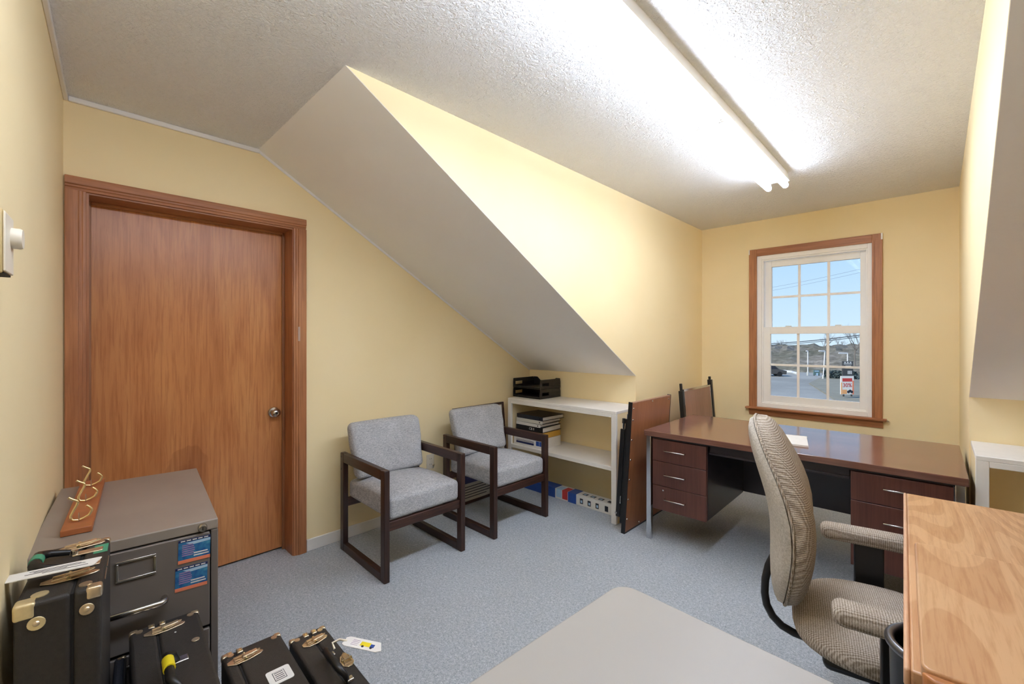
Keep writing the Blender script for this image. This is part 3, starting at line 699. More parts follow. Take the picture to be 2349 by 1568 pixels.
# ------------------------------------------------------------------ executive desk
dk = thing('office_desk', 'large dark walnut double pedestal desk with chrome legs below the window', 'desk', (-0.674, 3.21, 0), R(0.6))
hx, y0, y1 = 0.770, -0.428, 0.432
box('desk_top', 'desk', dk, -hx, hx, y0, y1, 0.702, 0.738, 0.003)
box('under_channel', 'deskdark', dk, -hx + 0.035, hx - 0.035, y0 + 0.022, y1 - 0.02, 0.690, 0.702)
for sx in (-1, 1):
    for yy in (y0 + 0.012, y1 - 0.046):
        a, b_ = sorted((sx * (hx - 0.010), sx * (hx - 0.044)))
        box('chrome_leg', 'chrome', dk, a, b_, yy, yy + 0.034, 0.0, 0.702, 0.003)
def handle(parent, x, yf, zc, w=0.135):
    b = B().tube([(x - w / 2, yf, zc), (x - w / 2, yf - 0.018, zc), (x + w / 2, yf - 0.018, zc), (x + w / 2, yf, zc)], 0.0045, 8); return b.obj('handle', 'nickel', parent, smooth=50)
def pedestal(xa, xb, seams, hz, hxs, mats):
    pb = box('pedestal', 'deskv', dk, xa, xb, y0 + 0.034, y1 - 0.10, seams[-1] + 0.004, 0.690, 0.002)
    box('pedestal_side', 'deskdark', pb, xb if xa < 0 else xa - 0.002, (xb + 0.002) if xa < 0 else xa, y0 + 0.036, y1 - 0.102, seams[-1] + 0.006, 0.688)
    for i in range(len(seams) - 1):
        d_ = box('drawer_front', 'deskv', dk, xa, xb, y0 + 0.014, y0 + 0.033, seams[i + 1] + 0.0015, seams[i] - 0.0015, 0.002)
        handle(d_, hxs, y0 + 0.014, hz[i])
pedestal(-0.714, -0.362, [0.688, 0.540, 0.378, 0.216], [0.618, 0.458, 0.296], -0.560, 0)
pedestal(0.352, 0.722, [0.688, 0.542, 0.210], [0.625, 0.460], 0.548, 0)
B().lathe([(0.006, 0), (0.006, 0.002), (0.001, 0.0025)], 12, Matrix.Translation((-0.64, y0 + 0.014, 0.352)) @ Matrix.Rotation(R(90), 4, 'X')).obj('drawer_lock', 'nickel', dk)
box('pencil_drawer', 'deskdark', dk, -0.355, 0.347, y0 + 0.05, y0 + 0.45, 0.640, 0.688, 0.004)
box('pencil_drawer_lip', 'deskdark', dk, -0.355, 0.347, y0 + 0.040, y0 + 0.052, 0.636, 0.650, 0.003)
box('modesty_panel', 'deskdark', dk, -hx + 0.05, hx - 0.05, y1 - 0.095, y1 - 0.075, 0.225, 0.690, 0.002)
pdp = thing('notepad', 'thin white paper pad lying on the dark desk', 'notepad', (-0.66, 3.09, 0.7385), R(12))
box('cardboard_back', 'boxwhite', pdp, -0.105, 0.105, -0.14, 0.14, 0, 0.002)
box('page_block', 'paper', pdp, -0.104, 0.104, -0.139, 0.139, 0.002, 0.010, 0.001)
box('binding_edge', 'paper', pdp, -0.106, 0.106, 0.128, 0.1405, 0.002, 0.0112, 0.001)

# ------------------------------------------------------------------ oak desk at the right with bin below
ok = thing('oak_desk', 'honey oak desk with a raised top panel at the right edge', 'desk', (-0.052, 1.72, 0), R(2.4))
box('desk_top', 'oak', ok, -0.010, 0.76, -0.62, 0.640, 0.708, 0.7395, 0.004)
box('front_edge_strip', 'oakedge', ok, -0.020, -0.010, -0.62, 0.640, 0.706, 0.7400, 0.004)
def rpoly(x0, x1, y0, y1, r, n=5):
    p = []
    for cx_, cy_, a0 in ((x1 - r, y1 - r, 0), (x0 + r, y1 - r, 90), (x0 + r, y0 + r, 180), (x1 - r, y0 + r, 270)):
        for i in range(n + 1): p.append((cx_ + r * math.cos(R(a0 + 90 * i / n)), cy_ + r * math.sin(R(a0 + 90 * i / n))))
    return p
B().prism(rpoly(0.004, 0.74, -0.640, 0.020, 0.016), 0.7402, 0.764).obj('raised_panel', 'oak', ok, 0.004, 3)
B().prism([(0.004, -0.6405), (0.70, -0.6405), (0.70, -0.660), (0.020, -0.660), (0.008, -0.652)], 0.700, 0.758).obj('end_apron', 'oakend', ok, 0.004)
for xx in (0.10, 0.72):
    for yy in (-0.58, 0.60): box('leg', 'oakend', ok, xx, xx + 0.045, yy - 0.022, yy + 0.022, 0, 0.708, 0.003)
box('back_panel', 'oakend', ok, 0.735, 0.750, -0.558, 0.578, 0.25, 0.708, 0.002)
bn = thing('waste_bin', 'tall narrow black bin with a thick grey metal rim below the oak desk', 'bin', (0.004, 1.300, 0))
b = B().lathe([(0.001, 0), (0.070, 0), (0.083, 0.690), (0.0775, 0.690), (0.066, 0.006), (0.001, 0.006)], 36); b.obj('bin_body', 'black', bn, smooth=40)
B().tube([(0.082 * math.cos(a * PI / 24), 0.082 * math.sin(a * PI / 24), 0.690) for a in range(48)], 0.0095, 10, closed=True).obj('bin_rim', plain('grey_metal_rim', (116, 116, 120), 0.28, 0.9), bn, smooth=60)

# ------------------------------------------------------------------ swivel chair
oc = thing('office_chair', 'tan knit swivel chair with padded arms facing the oak desk', 'office chair', (-0.118, 1.818, 0), R(11.4))
def sup(a, b_, e, c0=0.0):
    def f(th):
        c_, s_ = math.cos(th), math.sin(th)
        return (math.copysign(abs(c_) ** (2 / e), c_) * a, c0 + math.copysign(abs(s_) ** (2 / e), s_) * b_)
    return f
def back_out(th):
    u, v = sup(1.0, 1.0, 2.7)(th)
    w = 0.225 - 0.045 * max(0, v) ** 1.5 - 0.02 * max(0, -v)
    return (u * w, v * 0.315)
MB_ = Matrix.Translation((-0.275, 0, 0.775)) @ Matrix.Rotation(R(-8.0), 4, 'Y')
bend = lambda u, v: 0.72 * u * u + 0.018 * math.cos(v / 0.315 * PI) - 0.02
back = B().pad(back_out, 0.084, 0.010, bend, MB_, 9, 44, 2.8).obj('backrest', 'knitv', oc, smooth=70)
B().pad(lambda t: tuple(q * 0.985 for q in back_out(t)), 0.010, 0.032, bend, MB_ @ Matrix.Translation((-0.012, 0, 0)), 8, 44, 3.0).obj('back_shell', 'knitback', back, smooth=70)
pts = []
for j in range(60):
    u, v = back_out(2 * PI * j / 60); pts.append(MB_ @ Vector((bend(u, v) - 0.006, u * 1.0, v * 1.0)))
B().tube(pts, 0.0045, 6, closed=True).obj('piping', 'knit', back, smooth=60)
MS_ = Matrix.Translation((0.0, 0, 0.425)) @ Matrix.Rotation(R(-90), 4, 'Y')
def seat_out(th):
    u, v = sup(0.258, 0.250, 2.7)(th); return (u, v)
B().pad(seat_out, 0.058, 0.050, lambda u, v: -0.25 * v * v * (1 if v < 0 else 0.3) + 0.12 * u * u, MS_, 9, 44, 2.7).obj('seat', 'knit', oc, smooth=70)
box('seat_pan', 'black', oc, -0.17, 0.17, -0.17, 0.17, 0.345, 0.385, 0.02, 3)
for sg in (-1, 1):
    yc = sg * 0.305
    def armfn(x, y, z): return (x, y + sg * 0.008 * math.cos(x / 0.15), z - 0.10 * max(0, x) ** 2 * 1.2 - 0.004)
    B().rbox((0.000, yc, 0.612), (0.315, 0.084, 0.056), 0.026, 7, armfn).obj('arm_pad', 'knit', oc, smooth=70)
    ap = B().prism([(-0.052, 0.592), (0.036, 0.592), (0.036, 0.36), (-0.052, 0.36)], yc - 0.014, yc + 0.014, 'y').obj('arm_post', 'black', oc, 0.004)
    a, b_ = sorted((sg * 0.14, sg * 0.319)); box('arm_bracket', 'black', ap, -0.045, 0.03, a, b_, 0.330, 0.345, 0.003)
B().tube([(-0.300, 0, 0.60), (-0.320, 0, 0.55), (-0.330, 0, 0.50), (-0.332, 0, 0.45), (-0.326, 0, 0.41), (-0.308, 0, 0.375), (-0.280, 0, 0.350), (-0.245, 0, 0.338), (-0.20, 0, 0.333), (-0.10, 0, 0.332)], 0.013, 10).obj('back_bar', 'black', oc, smooth=60)
B().lathe([(0.001, 0.09), (0.026, 0.09), (0.026, 0.22), (0.018, 0.222), (0.018, 0.35), (0.001, 0.35)], 16).obj('gas_post', 'black', oc, smooth=40)
for i in range(5):
    a = 2 * PI * i / 5 + 0.3; c_, s_ = math.cos(a), math.sin(a)
    B().tube([(0.02 * c_, 0.02 * s_, 0.115), (0.16 * c_, 0.16 * s_, 0.095), (0.27 * c_, 0.27 * s_, 0.075)], [0.026, 0.020, 0.016], 8).obj('base_arm', 'black', oc, smooth=60)
    B().cyl((0.27 * c_ - 0.02 * s_, 0.27 * s_ + 0.02 * c_, 0.028), (0.27 * c_ + 0.02 * s_, 0.27 * s_ - 0.02 * c_, 0.028), 0.028, 16).obj('caster', 'black', oc, 0.003)

# ------------------------------------------------------------------ grey table in the foreground
gt = thing('work_table', 'plain grey beige laminate table with rounded corners in the foreground', 'table', (0.05, 0.60, 0), R(-3.2))
B().prism(rpoly(-0.645, 0.62, -0.38, 0.352, 0.045, 6), 0.712, 0.740).obj('table_top', 'greytop', gt, 0.003)
for xx in (-0.52, 0.52):
    for yy in (-0.28, 0.26): B().cyl((xx, yy, 0), (xx, yy, 0.712), 0.016, 12).obj('leg', 'blackmetal', gt, smooth=40)
box('apron_rail', 'blackmetal', gt, -0.50, 0.50, 0.246, 0.270, 0.675, 0.711)

# ------------------------------------------------------------------ filing cabinet
fc = thing('filing_cabinet', 'taupe grey two drawer metal filing cabinet in front of the door', 'filing cabinet', (-1.762, 0.372, 0), R(-5.6))
# local: front face at x = 0 looking +x, right side at y = 0, body to -x and -y
CW, CDp, CH = 0.452, 0.765, 0.745
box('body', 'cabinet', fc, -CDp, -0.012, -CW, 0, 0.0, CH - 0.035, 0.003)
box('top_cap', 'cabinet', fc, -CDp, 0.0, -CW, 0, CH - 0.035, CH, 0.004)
for a, b_ in ((-CW, -CW + 0.020), (-0.020, 0.0)):
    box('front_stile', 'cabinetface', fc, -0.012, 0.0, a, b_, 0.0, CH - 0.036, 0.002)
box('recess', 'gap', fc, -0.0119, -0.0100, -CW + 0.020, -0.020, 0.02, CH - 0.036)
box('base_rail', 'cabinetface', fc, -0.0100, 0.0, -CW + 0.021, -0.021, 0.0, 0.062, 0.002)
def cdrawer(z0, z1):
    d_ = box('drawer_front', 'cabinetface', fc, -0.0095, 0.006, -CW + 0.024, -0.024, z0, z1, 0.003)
    yc = -CW / 2 + 0.014
    zc = z1 - 0.054
    lh = B().box(0.006, 0.011, yc - 0.048, yc + 0.048, zc - 0.036, zc - 0.029).box(0.006, 0.011, yc - 0.048, yc + 0.048, zc + 0.020, zc + 0.027).box(0.006, 0.011, yc - 0.048, yc - 0.041, zc - 0.029, zc + 0.020).box(0.006, 0.011, yc + 0.041, yc + 0.048, zc - 0.029, zc + 0.020)
    lh.obj('label_holder', 'nickel', d_, 0.0015)
    zh = z1 - 0.176
    pts = [(0.004, yc - 0.068, zh), (0.030, yc - 0.068, zh), (0.038, yc - 0.060, zh), (0.038, yc + 0.060, zh), (0.030, yc + 0.068, zh), (0.004, yc + 0.068, zh)]
    hb = B()
    for dz in (0,): hb.tube(pts, 0.0095, 8)
    hb.obj('drawer_handle', 'nickel', d_, smooth=50)
    B().lathe([(0.009, 0), (0.008, 0.010), (0.012, 0.014), (0.010, 0.022), (0.001, 0.023)], 14, Matrix.Translation((0.006, yc - 0.118, zh + 0.006)) @ Matrix.Rotation(R(90), 4, 'Y')).obj('latch_button', 'nickel', d_, smooth=50)
    return d_
cdrawer(0.395, CH - 0.0385)
cdrawer(0.068, 0.384)
lk = B().lathe([(0.014, 0), (0.013, 0.010), (0.010, 0.014), (0.001, 0.0145)], 18, Matrix.Translation((0.0, -0.044, CH - 0.020)) @ Matrix.Rotation(R(90), 4, 'Y')).obj('lock', 'nickel', fc, smooth=50)
box('keyway', 'gap', lk, 0.0145, 0.0150, -0.0455, -0.0425, CH - 0.025, CH - 0.015)
def card(ya, za, rot, lab):
    r_ = bpy.data.objects.new('printed_card', None); C.objects.link(r_); r_.parent = fc; r_.location = (0.0064, ya, za); r_.rotation_euler = (rot, 0, 0)
    r_['label'] = lab
    w, h = 0.086, 0.076
    box('card_sheet', 'stickerblue', r_, 0, 0.0008, -w / 2, w / 2, -h / 2, h / 2)
    box('top_strip', 'navyink', r_, 0.0008, 0.0011, -w / 2, w / 2, h / 2 - 0.008, h / 2)
    box('bottom_strip', 'salmon', r_, 0.0008, 0.0011, -w / 2, w / 2, -h / 2, -h / 2 + 0.011)
    B().prism([(-0.008, 0.018), (w / 2, 0.021), (w / 2, 0.029), (0.008, 0.028), (-0.024, 0.027)], 0.0008, 0.0011, 'x').obj('pale_wave', 'skyink', r_)
    b = B()
    for i in range(6): b.box(0.0009, 0.0012, -w / 2 + 0.010, -0.004 + 0.006 * (1 - abs(i - 2.5) / 2.5), 0.018 - i * 0.0066, 0.0212 - i * 0.0066)
    b.obj('mauve_lines', 'mauveink', r_)
    b = B().box(0.0009, 0.0012, -0.002, 0.036, -0.013, -0.009).box(0.0009, 0.0012, -0.002, 0.039, -0.021, -0.017)
    x = -w / 2 + 0.006
    while x < w / 2 - 0.01: b.box(0.0011, 0.0013, x, x + 0.012, h / 2 - 0.006, h / 2 - 0.0025); x += 0.0155
    wl_ = b.obj('white_lines', 'paper', r_); wl_['kind'] = 'stuff'
card(-0.066, CH - 0.084, R(-1.0), 'upper blue printed card with salmon strip')
card(-0.074, CH - 0.172, R(-1.0), 'lower blue printed card with salmon strip')

# hook rack on the cabinet
hb = thing('hook_board', 'short reddish board with three brass hooks lying on the filing cabinet', 'hook rack', (-2.24, 0.062, CH + 0.0008), R(-5.6))
box('board', plain('reddish_plank', (166, 98, 56), 0.45, var=0.12, vs_=25), hb, -0.305, 0.315, -0.036, 0.036, 0, 0.019, 0.002)
hp = [(75, 820), (150, 868), (225, 905), (246, 940), (225, 990), (170, 1080), (115, 1180), (118, 1235), (150, 1270), (250, 1290), (350, 1268), (450, 1225), (500, 1150), (490, 1110), (450, 1065), (400, 1030)]
for xx, sc_ in ((0.245, 0.000165), (0.02, 0.000165), (-0.20, 0.000175)):
    hk = bpy.data.objects.new('coat_hook', None); C.objects.link(hk); hk.parent = hb; hk.location = (xx, 0.0, 0.019); hk.rotation_euler = (0, 0, R(95.6))
    P_ = [((a - 260) * sc_ * 0.77, 0.000004 * (1290 - b_), (1290 - b_) * sc_ + 0.004) for a, b_ in hp]
    B().tube(P_, 0.0038, 8).obj('brass_hook', 'brass', hk, smooth=60)
    B().cyl((0.0, -0.006, 0.0), (0.0, -0.006, 0.030), 0.0012, 6).obj('hook_screw', 'nickel', hk)

# ------------------------------------------------------------------ black hard cases
def latch(parent, x, y, z, L=0.085, along='y'):
    rz = 0 if along == 'y' else R(90)
    lt_ = bpy.data.objects.new('latch', None); C.objects.link(lt_); lt_.parent = parent; lt_.location = (x, y, z); lt_.rotation_euler = (0, 0, rz)
    w = 0.017
    B().prism([(-w * 0.35, -L / 2), (w * 0.35, -L / 2), (w, -L * 0.28), (w, L * 0.05), (w * 0.55, L * 0.42), (0.002, L / 2), (-0.002, L / 2), (-w * 0.55, L * 0.42), (-w, L * 0.05), (-w, -L * 0.28)], 0, 0.003).obj('latch_plate', 'oldbrass', lt_, 0.001)
    B().tube([(-w * 0.6, -L * 0.30, 0.006), (-w * 0.6, L * 0.15, 0.008), (0, L * 0.40, 0.011), (w * 0.6, L * 0.15, 0.008), (w * 0.6, -L * 0.30, 0.006)], 0.0022, 6, closed=True).obj('latch_wire', 'oldbrass', lt_, smooth=60)
    B().rbox((0, L * 0.12, 0.009), (w * 0.9, L * 0.42, 0.006), 0.0025, 3, lambda a, b_, c_: (a, b_, c_ + 0.08 * b_)).obj('latch_lever', 'oldbrass', lt_, smooth=60)
    B().cyl((-w * 0.9, -L * 0.02, 0.006), (w * 0.9, -L * 0.02, 0.006), 0.004, 8).obj('latch_pin', 'brass', lt_)
def hard_case(label, loc, rz, L, Wd, Hh, seam, mat='leather', mats2=None):
    # local: x length (front +), y across, origin at floor centre; the seam runs along x
    t = thing('instrument_case', label, 'case', loc, rz, 'black hard cases standing by the filing cabinet')
    hx_, hy_ = L / 2, Wd / 2
    box('case_body', mat, t, -hx_, hx_, -hy_, seam - 0.0012, 0, Hh, 0.009, 3)
    box('case_lid', mats2 or mat, t, -hx_, hx_, seam + 0.0012, hy_, 0, Hh, 0.009, 3)
    box('seam_core', 'gap', t, -hx_ + 0.004, hx_ - 0.004, seam - 0.002, seam + 0.002, 0.004, Hh - 0.004)
    return t
def corner(parent, x, y, sx, sy, z, big=1.0, mat='oldbrass'):
    k = 0.021 * big; t_ = 0.0012
    x0, x1 = sorted((x + sx * t_, x - sx * k)); ya, yb = sorted((y + sy * t_, y - sy * k))
    B().rbox(((x0 + x1) / 2, (ya + yb) / 2, z - k / 2 + t_ / 2), (x1 - x0, yb - ya, k + t_), 0.0065, 3).obj('corner_cap', mat, parent, smooth=60)
    B().cyl((x - sx * k * 1.05, y - sy * k * 1.05, z), (x - sx * k * 1.05, y - sy * k * 1.05, z + 0.0022), 0.009 * big, 12).obj('corner_tab', mat, parent, smooth=40)
def plates(parent, x, seam, z, mat='oldbrass'):
    for sg in (-1, 1):
        y_ = seam + sg * 0.013
        box('edge_plate', mat, parent, x - 0.001, x + 0.022, y_ - 0.008, y_ + 0.008, z - 0.012, z + 0.0016, 0.003)
        B().cyl((x + 0.012, y_, z + 0.0016), (x + 0.012, y_, z + 0.0032), 0.003, 8).obj('plate_rivet', 'brass', parent)
def handle_loop(parent, x, y, z, L, hgt, mat, r=0.009, off=0.0):
    p = [(x - L / 2, y, z), (x - L / 2, y + off * 0.4, z + hgt * 0.6), (x - L * 0.36, y + off, z + hgt), (x + L * 0.36, y + off, z + hgt), (x + L / 2, y + off * 0.4, z + hgt * 0.6), (x + L / 2, y, z)]
    return B().tube(p, [r * 0.6, r * 0.8, r, r, r * 0.8, r * 0.6], 10).obj('carry_handle', mat, parent, smooth=60)

# tall one by the wall
k1 = hard_case('tall black hard case with white tag and green tape by the thermostat wall', (-1.545, 0.012, 0), R(-5.8), 0.325, 0.137, 0.790, 0.020, 'leather')
latch(k1, -0.128, 0.010, 0.790, 0.10); latch(k1, 0.072, 0.010, 0.790, 0.10)
corner(k1, 0.1625, -0.0685, 1, -1, 0.790, 1.6, 'paleplate'); corner(k1, 0.1625, 0.0685, 1, 1, 0.790, 1.3)
corner(k1, -0.1625, 0.0685, -1, 1, 0.790, 0.9)
for yy, mt, s_ in ((-0.034, 'paleplate', 0.9), (0.044, 'oldbrass', 0.8)):
    pl = B().cyl((0.1625, yy, 0.745), (0.1650, yy, 0.745), 0.016 * s_, 18).obj('front_tab', mt, k1, 0.001)
    B().lathe([(0.006, 0), (0.004, 0.003), (0.001, 0.0035)], 10, Matrix.Translation((0.165, yy, 0.745)) @ Matrix.Rotation(R(90), 4, 'Y')).obj('tab_rivet', 'oldbrass', pl, smooth=50)
for xx in (-0.075, 0.018):
    mtp = B().box(xx - 0.013, xx + 0.013, 0.000, 0.058, 0.790, 0.7935).obj('handle_mount', 'oldbrass', k1, 0.0012)
    B().lathe([(0.008, 0), (0.007, 0.008), (0.001, 0.010)], 12, Matrix.Translation((xx, 0.004, 0.7935))).obj('mount_stud', 'nickel', mtp, smooth=50)
hd = B().tube([(-0.074, -0.004, 0.800), (-0.074, -0.040, 0.808), (-0.060, -0.058, 0.812), (0.002, -0.058, 0.812), (0.018, -0.040, 0.808), (0.018, -0.004, 0.800)], [0.007, 0.009, 0.012, 0.012, 0.009, 0.007], 10).obj('carry_handle', 'black', k1, smooth=60)
B().tube([(-0.040, -0.058, 0.812), (-0.012, -0.058, 0.812)], 0.0132, 12).obj('green_wrap', 'green', hd, smooth=40)
box('green_tape', 'green', k1, -0.110, -0.050, 0.040, 0.0680, 0.790, 0.7908)
for a, b_ in ((-0.060, 0.01), (0.02, 0.09)):
    B().tube([(a, 0.0690, 0.772), (b_, 0.0695, 0.772)], 0.0022, 6).obj('edge_bead', 'nickel', k1)
tg = thing('luggage_tag', 'white paper tag lying on the tall black case', 'tag', (-1.470, 0.000, 0.818), R(58))
b = B().prism(rpoly(-0.027, 0.027, -0.105, 0.065, 0.006, 3), 0, 0.0016); b.obj('tag_sheet', 'paper', tg); tg.rotation_euler = (R(3), R(-4), R(-20))
b = B()
for i, (a, c_) in enumerate(((-0.06, 0.03), (-0.05, 0.04), (-0.062, 0.01), (-0.03, 0.05))): b.tube([(-0.013 + 0.008 * i, a + (c_ - a) * j / 6, 0.0019 ) for j in range(7)], 0.0006, 4)
b.obj('tag_writing', 'ink', tg)

# narrow one squeezed between
k5 = hard_case('narrow black case squeezed between the tall case and its shorter neighbour', (-1.55, 0.103, 0), R(-5.4), 0.34, 0.026, 0.425, 0.012, 'leatherb')
corner(k5, -0.17, 0.013, -1, 1, 0.425, 0.6)
for i in range(4): B().cyl((0.02 - 0.04 * i, 0.0125, 0.40), (0.02 - 0.04 * i, 0.0140, 0.40), 0.004, 8).obj('side_stud', 'nickel', k5)

k2 = hard_case('black hard case with a yellow taped handle directly before the filing cabinet', (-1.478, 0.209, 0), R(-3.4), 0.500, 0.168, 0.480, -0.022)
latch(k2, -0.195, -0.004, 0.4800, 0.098); plates(k2, -0.2495, -0.020, 0.480)
corner(k2, -0.25, -0.084, -1, -1, 0.480); corner(k2, -0.25, 0.084, -1, 1, 0.480)
B().cyl((-0.075, 0.058, 0.480), (-0.075, 0.058, 0.4825), 0.010, 14).obj('stud', 'oldbrass', k2, 0.001)
B().cyl((-0.155, 0.018, 0.480), (-0.155, 0.018, 0.4815), 0.0025, 8).obj('paint_speck', 'paper', k2)
pm = B().box(-0.018, 0.008, 0.000, 0.034, 0.480, 0.484).obj('handle_mount', 'nickel', k2, 0.002)
h2 = handle_loop(k2, 0.070, 0.010, 0.482, 0.150, 0.034, 'black', 0.011, -0.024)
B().tube([(0.035, -0.014, 0.516), (0.055, -0.014, 0.5165), (0.080, -0.014, 0.5165)], 0.0135, 12).obj('yellow_wrap', 'yellow', h2, smooth=40)
latch(k2, 0.19, -0.004, 0.4800, 0.098)

k3 = hard_case('black hard case with a white label plate, second from the right', (-1.270, 0.395, 0), R(-2.6), 0.490, 0.158, 0.420, -0.046)
latch(k3, -0.185, -0.028, 0.4200, 0.092); plates(k3, -0.2445, -0.046, 0.420)
corner(k3, -0.245, 0.079, -1, 1, 0.420, 0.95); corner(k3, -0.245, -0.079, -1, -1, 0.420, 0.95)
lp = B().prism(rpoly(-0.075, -0.012, -0.004, 0.056, 0.007, 3), 0.420, 0.4215).obj('label_plate', 'paper', k3)
b = B().box(-0.062, -0.024, 0.010, 0.040, 0.4215, 0.4218); b.obj('label_frame', 'ink', lp)
b = B().box(-0.060, -0.026, 0.0115, 0.0385, 0.4218, 0.4221); b.obj('label_field', 'paper', lp)
b = B()
for i in range(4): b.box(-0.057 + i * 0.008, -0.0545 + i * 0.008, 0.014, 0.036, 0.4221, 0.4224)
b.obj('label_lines', 'ink', lp)
handle_loop(k3, 0.10, -0.010, 0.422, 0.13, 0.034, 'black', 0.010, -0.012)
latch(k3, 0.20, -0.018, 0.4200, 0.092)

k4 = hard_case('rightmost black case on the carpet, with a luggage tag on its handle', (-1.240, 0.548, 0), R(-2.0), 0.470, 0.110, 0.400, 0.006)
latch(k4, -0.172, 0.004, 0.4000, 0.076); plates(k4, -0.2345, 0.006, 0.400)
corner(k4, -0.235, -0.055, -1, -1, 0.400, 0.9); corner(k4, -0.235, 0.055, -1, 1, 0.400, 0.9)
h4 = handle_loop(k4, -0.005, 0.010, 0.402, 0.130, 0.036, 'black', 0.010, -0.018)
for xx in (-0.070, 0.060): B().rbox((xx, 0.016, 0.404), (0.020, 0.020, 0.010), 0.004, 3).obj('handle_mount', 'nickel', k4, smooth=50)
latch(k4, -0.020, 0.040, 0.4000, 0.060, 'x')
t4 = thing('luggage_tag', 'white tag printed with a small yellow truck on the rightmost case', 'tag', (-1.262, 0.606, 0.446), R(70))
t4.rotation_euler = (R(-4), R(6), R(36))
B().prism([(-0.022, -0.016), (-0.013, -0.022), (0.085, -0.022), (0.100, -0.012), (0.085, 0.022), (-0.013, 0.022), (-0.022, 0.016)], 0, 0.0014).obj('tag_sheet', 'paper', t4)
tr_ = B().box(0.030, 0.060, -0.008, 0.010, 0.0014, 0.0020).obj('truck_print', 'yellow', t4)
box('truck_cab', 'boxblue', tr_, 0.061, 0.073, -0.008, 0.006, 0.0014, 0.0020)
for xx in (0.040, 0.066): B().cyl((xx, -0.010, 0.0014), (xx, -0.010, 0.0022), 0.004, 12).obj('truck_wheel', 'ink', tr_)
b = B()
for i in range(4): b.box(0.002, 0.024, 0.010 - i * 0.007, 0.0112 - i * 0.007, 0.0014, 0.0018)
b.obj('tag_lines', 'mauveink', t4)
B().tube([(-0.014, 0.0, 0.001), (-0.035, -0.008, 0.006), (-0.050, -0.020, 0.0), (-0.038, -0.026, -0.012)], 0.0032, 8).obj('tag_strap', 'cream', t4, smooth=60)

# ------------------------------------------------------------------ outside
GZ = -3.4
def mk_asphalt():
    k = NM('asphalt'); v = k.coords(); f = k.noise(v, 0.12, 5); f2 = k.noise(v, 3, 4)
    c = k.ramp(f, [(0.35, lin((142, 142, 136))), (0.65, lin((166, 166, 160)))]); k.base(k.mix(c, k.ramp(f2, [(0.3, (0.9, 0.9, 0.9, 1)), (0.7, (1, 1, 1, 1))]), 1.0, 'MULTIPLY')); k.set(0.9); return k.m
M['asphalt'] = mk_asphalt()
M['grass'] = plain('winter_grass', (140, 138, 124), 0.95, var=0.12, vs_=0.8)
M['kerb'] = plain('pale_kerb', (190, 194, 192), 0.8)
def mk_woods():
    k = NM('bare_woods'); v = k.coords((1, 1, 0.35)); f = k.noise(v, 0.9, 6, 0.7); f2 = k.noise(v, 0.12, 3)
    c = k.ramp(f, [(0.3, lin((104, 100, 92))), (0.5, lin((134, 129, 120))), (0.7, lin((164, 159, 150)))])
    k.base(k.mix(c, k.ramp(f2, [(0.35, lin((205, 212, 200))), (0.65, (1, 1, 1, 1))]), 1.0, 'MULTIPLY')); k.set(1.0, 0, 0.0); return k.m
M['woods'] = mk_woods()
M['bark'] = plain('grey_bark', (120, 114, 108), 0.9)
M['polewhite'] = plain('white_lamp_pole', (228, 230, 232), 0.5)
M['wire'] = plain('dark_wire', (60, 66, 74), 0.7)
M['signgrey'] = plain('dark_sign_face', (70, 70, 70), 0.5)
M['signgreen'] = plain('teal_sign_face', (96, 122, 120), 0.5)
M['hedge'] = plain('dark_hedge', (70, 84, 84), 0.95, var=0.4, vs_=4)
M['orange'] = plain('orange_print', (232, 168, 110), 0.5)
struct(B().box(-260, 60, YW + 3, 320, GZ - 0.5, GZ).obj('ground', 'asphalt'), 'grey parking lot outside')
vb = B()
g_ = [atz(*p, GZ) for p in ((1985, 868), (1880, 868), (1856, 880), (1900, 908), (1925, 925), (2010, 935))]
vb.prism([(p.x, p.y) for p in g_], GZ, GZ + 0.10)
struct(vb.obj('lawn_island', 'grass'), 'brownish verge with signs outside')
# hillside of bare woods
rows, cols = 14, 150; hb_ = B(); grid = []
base_c = Vector((-12.0, 74.0)); dirv = Vector((0.986, 0.165)); dv = Vector((-0.165, 0.986))
for j in range(rows):
    f = j / (rows - 1); ln = []
    for i in range(cols):
        q = -75 + 150 * i / (cols - 1); p = base_c + dirv * q + dv * (f * 34)
        hgt = (4.1 + 0.016 * (q + 20)) * math.sin(min(1.0, f * 1.25) * PI / 2) ** 0.75
        hgt += (random.uniform(-0.45, 0.55) * (0.25 + f))
        ln.append(hb_.bm.verts.new((p.x, p.y, GZ - 0.9 + hgt)))
    grid.append(ln)
for j in range(rows - 1):
    for i in range(cols - 1): hb_.bm.faces.new((grid[j][i], grid[j][i + 1], grid[j + 1][i + 1], grid[j + 1][i]))
struct(hb_.obj('hillside', 'woods'), 'grey wooded hillside behind the parking lot')
